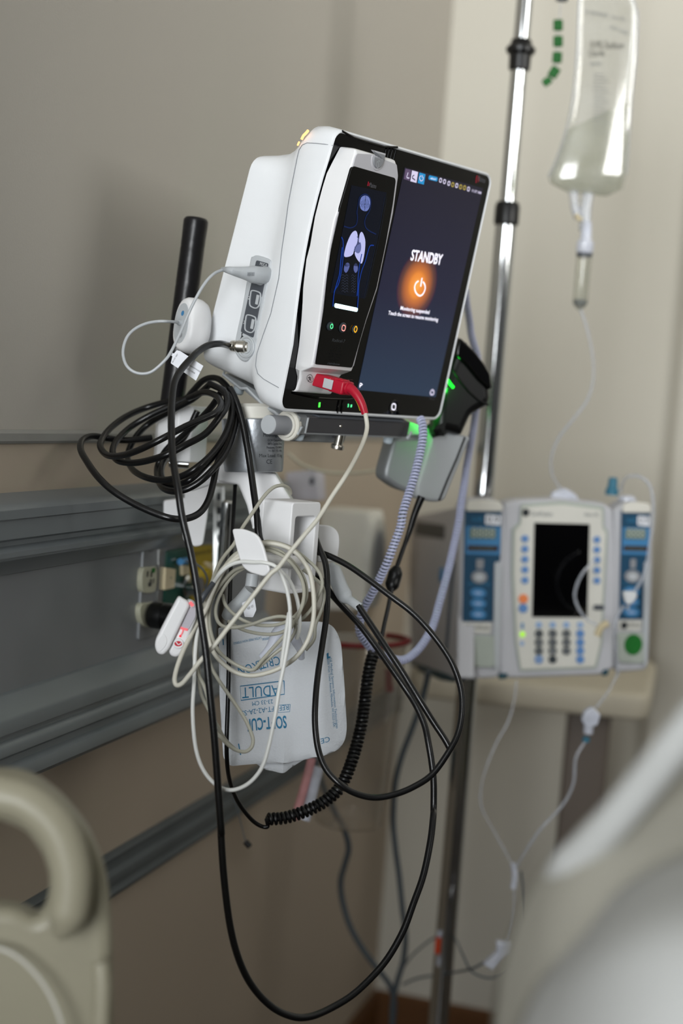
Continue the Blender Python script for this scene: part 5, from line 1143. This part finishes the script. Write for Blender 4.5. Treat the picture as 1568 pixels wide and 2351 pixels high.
g = G(); l = sm2(hp(RS, [(868, 1215), (876, 1240), (876, 1290), (866, 1340), (857, 1355), (853, 1300), (857, 1245)], 0), 3); prism(g, l, 0, .0035, 'midgrey', RS, ch=.001); part('dial', g, root, 'grey dial')
g = G(); BK = frame(at(655, 1150, 2.13), (1, 0, 0), (0, 0, 1)); l = roundpoly(hp(BK, [(655, 1085), (722, 1078), (730, 1095), (732, 1150), (660, 1150)], 0), .003); prism(g, l, -.03, 0, 'shade', BK, ch=.002); c = hit(BK, 716, 1105, 0); flat(g, circ(c.x, c.y, .0035, .0055, 14), .0005, 'dgrey', BK); single('wall_valve', g, 'grey valve block with dark hole, behind the arm of the mount', 'valve')
g = G(); cable(g, [(660, 1040, 2.0), (700, 1070, 2.0), (760, 1085, 2.0), (830, 1085, 2.0), (905, 1072, 2.0)], .0022, 'tablem', 8); single('sagging_cable', g, 'beige cord sagging across the wall behind the mount', 'cord')
# suction canister
root = thing('suction_canister', 'clear plastic suction canister with red rim, behind the black coiled cord', 'canister', at(790, 1880, 2.0))
CC = frame(at(800, 1890, 2.02), (1, 0, 0), (0, 1, 0)); hh = (1890-1460)/3592*2.0
g = G(); lathe(g, [(.040, 0), (.044, .004), (.056, hh-.01), (.058, hh)], 'canister', CC, 36); part('vessel', g, root)
g = G(); Pr = [CC @ Vector((.058*cos(a), .058*sin(a), hh+.004*cos(a))) for a in [-2.6+3.9*k/40 for k in range(41)]]; sweep(g, Pr, .0036, 'redd', 10); part('red_rim', g, root, 'red rim')
g = G(); RT = camframe(892, 1560, 1.97); prism(g, roundpoly(hp(RT, [(884, 1536), (900, 1540), (902, 1588), (886, 1590)], 0), .001), -.003, 0, 'redd', RT); part('red_tab', g, root, 'red tab')
g = G(); cable(g, [(716, 1740, 1.75), (706, 1780, 1.75), (692, 1830, 1.75), (676, 1880, 1.75)], .0050, 'pinkt', 10); single('pink_tube', g, 'pinkish clear tube hanging below the cuff', 'tube')
g = G(); cable(g, [(732, 1762, 1.75), (722, 1800, 1.75), (710, 1850, 1.75), (700, 1882, 1.75)], .0058, 'clearc', 10); single('white_tube', g, 'whitish clear tube right beside the pink one below the cuff', 'tube')
g = G(); cable(g, [(535, 1830, 1.75), (548, 1870, 1.75), (558, 1910, 1.75), (566, 1938, 1.75)], .0006, 'slate', 6); sweep(g, [at(563, 1932, 1.75), at(574, 1944, 1.75)], .0035, 'black', 8); single('pull_cord', g, 'thin dark pull string ending in a small black bead, left of the coiled cord', 'cord')
# slate cables in the back
g = G(); cable(g, cl([(724, 1740), (740, 1800)]+A7([(160, 130), (230, 260), (262, 380), (240, 480), (215, 580), (225, 700), (270, 850), (340, 980), (430, 1100), (505, 1200), (535, 1300), (525, 1450)]), 2.0, 2.15, 2.2), .0042, 'slate', 10, 6); single('slate_cable', g, 'slate grey cable snaking down from behind the cuff to the floor', 'cable')
g = G(); cable(g, cl(A3([(1020, 1150), (1000, 1250), (960, 1400), (890, 1600), (815, 1800), (765, 2000), (750, 2200)])+A7([(530, 250), (545, 400), (565, 550), (585, 750), (603, 900), (592, 1050), (555, 1180), (530, 1300), (522, 1450)]), 2.05, 2.1, 2.15, 2.2), .0040, 'slate', 10, 6); single('slate_cable', g, 'slate grey cable hanging from under the left pump module down to the floor', 'cable')
# drip tubing below the pumps
g = G(); cable(g, [(1186, 1562, 2.0), (1180, 1610, 2.0), (1165, 1660, 2.0), (1135, 1715, 2.0), (1108, 1790, 2.0), (1105, 1850, 2.0), (1135, 1910, 2.0), (1178, 1988, 2.0)], .0012, 'clearp', 7); single('tubing_line', g, 'thin clear tube hanging from the central pump down to the Y joint', 'tube')
g = G(); cable(g, [(1418, 1548, 1.98), (1395, 1590, 1.98), (1368, 1625, 1.98)], .0016, 'clearp', 7); cable(g, [(1345, 1700, 1.98), (1322, 1740, 1.98), (1316, 1800, 1.98), (1290, 1850, 1.98), (1240, 1905, 1.98), (1200, 1965, 1.99), (1180, 2000, 2.0)], .0019, 'clearp', 7); single('tubing_line', g, 'clear tube from the right pump module through the white clamp to the Y joint', 'tube')
g = G(); TC = camframe(1355, 1650, 1.97); prism(g, roundpoly(hp(TC, [(1342, 1632), (1360, 1622), (1378, 1640), (1370, 1665), (1345, 1668), (1335, 1655)], 0), .003), -.007, .005, 'clearc', TC, ch=.002); lathe(g, [(.006, 0), (.006, .011), (.004, .012)], 'clearc', frame(at(1350, 1684, 1.97), (1, 0, 0), (0, 1, 0))); lathe(g, [(.0045, -.006), (.0045, 0)], 'tealc', frame(at(1346, 1692, 1.97), (1, 0, 0), (0, 1, 0))); single('roller_clamp', g, 'clear white tubing clamp with blue end below the right pump', 'clamp')
g = G(); cable(g, [(1178, 1982, 2.0), (1182, 2010, 2.0), (1178, 2040, 2.0)], .0040, 'clearc', 8); single('y_joint', g, 'small clear Y joint where the thin tubes meet', 'joint')
g = G(); cable(g, [(1180, 2030, 2.0), (1180, 2080, 2.0), (1172, 2140, 2.0), (1160, 2175, 2.0)], .0013, 'clearp', 7); cable(g, [(1120, 2205, 2.0), (1080, 2225, 2.02), (1020, 2236, 2.12), (960, 2246, 2.16), (925, 2260, 2.18)], .0016, 'slate', 7); single('tubing_line', g, 'thin tube through the pale clamp low by the pole, trailing left', 'tube')
g = G(); TC = camframe(1150, 2195, 1.99, 0, 0); prism(g, roundpoly(hp(TC, [(1138, 2160), (1180, 2165), (1178, 2190), (1160, 2195), (1130, 2225), (1108, 2212), (1140, 2185)], 0), .003), -.006, .006, 'clearc', TC, ch=.002); single('slide_clamp', g, 'pale lilac tubing clamp hanging low right of the pole', 'clamp')
g = G(); cable(g, [(1196, 2000, 2.02), (1206, 2080, 2.02), (1206, 2150, 2.02), (1185, 2215, 2.02), (1135, 2245, 2.02), (1085, 2232, 2.02), (1062, 2190, 2.03), (1040, 2150, 2.14), (1000, 2152, 2.16), (950, 2190, 2.18), (930, 2215, 2.2)], .0014, 'slate', 7); single('tubing_line', g, 'thin grey tube looping below the pale clamp and behind the pole', 'tube')
g = G(); cable(g, [(1440, 1400, 1.93), (1450, 1370, 1.93), (1478, 1320, 1.93), (1492, 1250, 1.93), (1500, 1180, 1.94), (1494, 1120, 1.95), (1470, 1095, 1.96), (1440, 1095, 1.97), (1428, 1112, 1.98), (1426, 1128, 1.99)], .0022, 'clearp', 8)
cable(g, [(1432, 1390, 1.93), (1415, 1420, 1.93), (1412, 1450, 1.93), (1418, 1550, 1.96)], .0022, 'clearp', 8); single('pump_tubing', g, 'clear tube arching over the right pump module from its cap', 'tube')
g = G(); TC = camframe(1444, 1365, 1.92); prism(g, roundpoly(hp(TC, [(1430, 1358), (1460, 1358), (1462, 1370), (1450, 1385), (1438, 1388), (1432, 1375)], 0), .003), -.006, .005, 'inkw', TC, ch=.002); single('white_tube_clamp', g, 'white tube clamp in front of the right pump module', 'clamp')
g = G(); cable(g, [(1365, 1285, 1.96), (1335, 1320, 1.95), (1320, 1360, 1.95), (1325, 1390, 1.95), (1345, 1420, 1.95), (1370, 1435, 1.95)], .0018, 'clearp', 8); cable(g, [(1370, 1460, 1.95), (1380, 1440, 1.95), (1396, 1430, 1.95)], .0045, 'ivory', 8); single('pump_tubing', g, 'clear tube curling in front of the dark pump screen to an ivory end', 'tube')

# ================================================================ BEDSIDE TABLE AND BED
root = thing('bedside_table', 'beige bedside table top on a brown column, behind the infusion pumps', 'table', Vector((at(1360, 1900, 2.45).x, at(1360, 1900, 2.45).y, 0)))
TB = at(1360, 1590, 2.45); ta = radians(8)
TM = frame(Vector((TB.x, TB.y, TB.z)), (cos(ta), sin(ta), 0), (-sin(ta), cos(ta), 0))
g = G(); prism(g, roundpoly([(-.28, -.10), (.085, -.10), (.11, .26), (-.30, .26)], .035, 6), -.02, .022, 'tablem', TM, ch=.012, both=True, seg=4); part('table_top', g, root)
g = G(); zf = TB.z; prism(g, roundpoly([(-.036, .03), (.034, .03), (.034, .09), (-.036, .09)], .008), -zf+.06, -.02, 'post', TM); part('column', g, root)
g = G(); prism(g, roundpoly([(-.25, -.06), (.08, -.06), (.08, .22), (-.25, .22)], .03), -zf, -zf+.06, 'post', TM, ch=.01); part('base', g, root)
# left bed panel
BEDP=root = thing('bed_end_panel', 'blurred beige bed end panel with a rounded grip opening, close by at the lower left', 'bed', at(100, 2351, 1.02))
LB = camframe(100, 2100, 1.02, 6)
out = [(-120, 1790), (0, 1776), (70, 1788), (140, 1838), (200, 1910), (236, 1990), (250, 2060), (257, 2140), (258, 2240), (262, 2700), (300, 5300), (200, 5300), (160, 2900), (-120, 2900)]
hole = [(-90, 1893), (0, 1890), (55, 1912), (95, 1965), (112, 2020), (108, 2070), (86, 2118), (40, 2092), (-90, 2080)]
g = G(); prism(g, [roundpoly(hp(LB, out, 0), .01, 4), roundpoly(hp(LB, hole, 0), .006, 4)], -.028, 0, 'bedp', LB, ch=.008, both=True); part('panel', g, root)
g = G(); P = [at(*p) for p in cl([(-90, 1822), (0, 1826), (70, 1848), (130, 1905), (160, 1985), (162, 2060), (148, 2120), (130, 2150)], 1.0, 1.0)]; sweep(g, spline(P, 6), lambda t: .0135 if t < .8 else .0135*(1-(t-.8)*3.5), 'bedp', 16); part('grip_rim', g, root)
g = G(); sweep(g, spline([at(*p) for p in cl([(-60, 2172), (0, 2178), (50, 2205), (100, 2260), (135, 2330), (150, 2400), (155, 2480)], 1.006, 1.004)], 6), .0012, 'cream', 8)
sweep(g, [at(232, 2210, 1.008), at(236, 2260, 1.006), at(232, 2360, 1.006), at(228, 2480, 1.006)], .006, 'bedp', 12); part('raised_bead', g, root)
# right bed
def blob(g, cols, m, n=7):
    """cloth surface from a grid of points"""
    R_ = len(cols); C_ = len(cols[0])
    P = [[at(*p) for p in row] for row in cols]
    rows = [spline(r, n) for r in P]; k = len(rows[0]); colsS = [spline([rows[i][j] for i in range(R_)], n) for j in range(k)]
    vs = [v for c in colsS for v in c]; h = len(colsS[0])
    fs = [[j*h+i, (j+1)*h+i, (j+1)*h+i+1, j*h+i+1] for j in range(k-1) for i in range(h-1)]
    return g.add(vs, fs, m)
root = thing('patient_bed', 'blurred bed with beige-grey linen close by at the lower right', 'bed', at(1500, 2300, .8))
g = G(); blob(g, [[(1620, 1720, .78), (1720, 1680, .80), (2100, 1600, .82), (2600, 1560, .82)],
                  [(1455, 1880, .78), (1540, 1840, .78), (1900, 1740, .78), (2600, 1700, .78)],
                  [(1318, 2030, .80), (1430, 2010, .76), (1800, 1920, .74), (2600, 1900, .72)],
                  [(1250, 2160, .82), (1400, 2140, .75), (1800, 2090, .70), (2600, 2050, .68)],
                  [(1215, 2300, .84), (1380, 2280, .75), (1800, 2250, .66), (2600, 2200, .64)],
                  [(1190, 2700, .84), (1350, 2700, .73), (1800, 2700, .60), (2600, 2700, .56)],
                  [(1200, 3300, .86), (1350, 3300, .80), (1800, 3300, .66), (2600, 3300, .60)]], 'sheet')
o = part('blanket', g, root); sd = o.modifiers.new('s', 'SOLIDIFY'); sd.thickness = .02; sd.offset = -1
g = G(); box(g, (.98, .15, .45), (1.8, 1.0, .70), 'sheet', I4, .05); part('mattress', g, root)
g = G(); box(g, (.98, .12, .36), (1.8, 1.05, .45), 'bedp', I4, .02); part('frame', g, root)
for x in (1.03, 1.75):
    for y in (.2, .97): g = G(); box(g, (x-.025, y-.025, 0), (x+.025, y+.025, .37), 'post', I4, .005); part('leg', g, root)
g = G(); P = [at(*p) for p in cl([(1270, 2008), (1330, 1965), (1400, 1895), (1480, 1800), (1560, 1700), (1680, 1560)], .78, .74, .70)]; sweep(g, spline(P, 6), lambda t: .0045+.0045*min(1, t*8), 'pillow', 14); part('side_rail', g, root, 'pale blurred rail edge')
g = G(); blob(g, [[(1440, 2170, .80), (1500, 2110, .72), (1640, 2050, .70), (1800, 2040, .70)],
                  [(1350, 2270, .76), (1450, 2240, .64), (1600, 2190, .60), (1800, 2190, .60)],
                  [(1290, 2370, .74), (1420, 2350, .62), (1600, 2320, .57), (1800, 2320, .57)],
                  [(1210, 2600, .72), (1400, 2600, .60), (1600, 2600, .55), (1800, 2600, .55)]], 'pillow')
o = part('sheet_fold', g, root, 'whiter folded sheet'); sd = o.modifiers.new('s', 'SOLIDIFY'); sd.thickness = .02; sd.offset = -1

# ================================================================ LIGHT AND CAMERA
def arealight(name, loc, target, sx, sy, power, col=(1, 1, 1)):
    L = bpy.data.lights.new(name, 'AREA'); L.shape = 'RECTANGLE'; L.size = sx; L.size_y = sy; L.energy = power; L.color = col
    o = bpy.data.objects.new(name, L); COL.objects.link(o); o.location = loc
    o.rotation_euler = (Vector(target)-Vector(loc)).to_track_quat('-Z', 'Y').to_euler(); return o
arealight('window_daylight', (.30, -1.4, 1.72), (.45, 2.8, 2.65), 1.1, 1.75, 34, (.95, .98, 1))
arealight('side_daylight', (2.7, 1.0, 2.1), (.3, 2.8, 2.6), .9, .9, 14, (1, .99, .96))
for o in bpy.data.objects:
    if o.type == 'LIGHT' and o.data.type == 'AREA': o.data.spread = radians(90)
w = bpy.data.worlds.new('room_light'); SC.world = w; w.use_nodes = True
nt = w.node_tree; bg = nt.nodes['Background']; tc = nt.nodes.new('ShaderNodeTexCoord'); sp_ = nt.nodes.new('ShaderNodeSeparateXYZ'); rp = nt.nodes.new('ShaderNodeValToRGB')
nt.links.new(tc.outputs['Generated'], sp_.inputs[0]); mr = nt.nodes.new('ShaderNodeMapRange'); mr.inputs[1].default_value = -.5; mr.inputs[2].default_value = .5
nt.links.new(sp_.outputs['Z'], mr.inputs[0]); nt.links.new(mr.outputs[0], rp.inputs[0]); nt.links.new(rp.outputs[0], bg.inputs[0])
rp.color_ramp.elements[0].position = .40; rp.color_ramp.elements[0].color = srgb('2a2723'); rp.color_ramp.elements[1].position = .62; rp.color_ramp.elements[1].color = srgb('d0d2d0')
bg.inputs[1].default_value = .20
cd = bpy.data.cameras.new('camera'); cam = bpy.data.objects.new('camera', cd); COL.objects.link(cam)
r_, u_, b_ = wdir((1, 0, 0)), wdir((0, -1, 0)), wdir((0, 0, -1))
cam.matrix_world = Matrix(((r_.x, u_.x, b_.x, CAM.x), (r_.y, u_.y, b_.y, CAM.y), (r_.z, u_.z, b_.z, CAM.z), (0, 0, 0, 1)))
cd.sensor_fit = 'VERTICAL'; cd.sensor_height = 36; cd.sensor_width = 24; cd.lens = 36*FPX/2351; cd.clip_start = .02
cd.dof.use_dof = True; cd.dof.focus_distance = 1.45; cd.dof.aperture_fstop = 2.8; cd.dof.aperture_blades = 9
SC.camera = cam
SC.view_settings.view_transform = 'Standard'; SC.view_settings.look = 'None'; SC.view_settings.gamma = 1; SC.view_settings.use_curve_mapping = False
SC.view_settings.exposure = 0.0
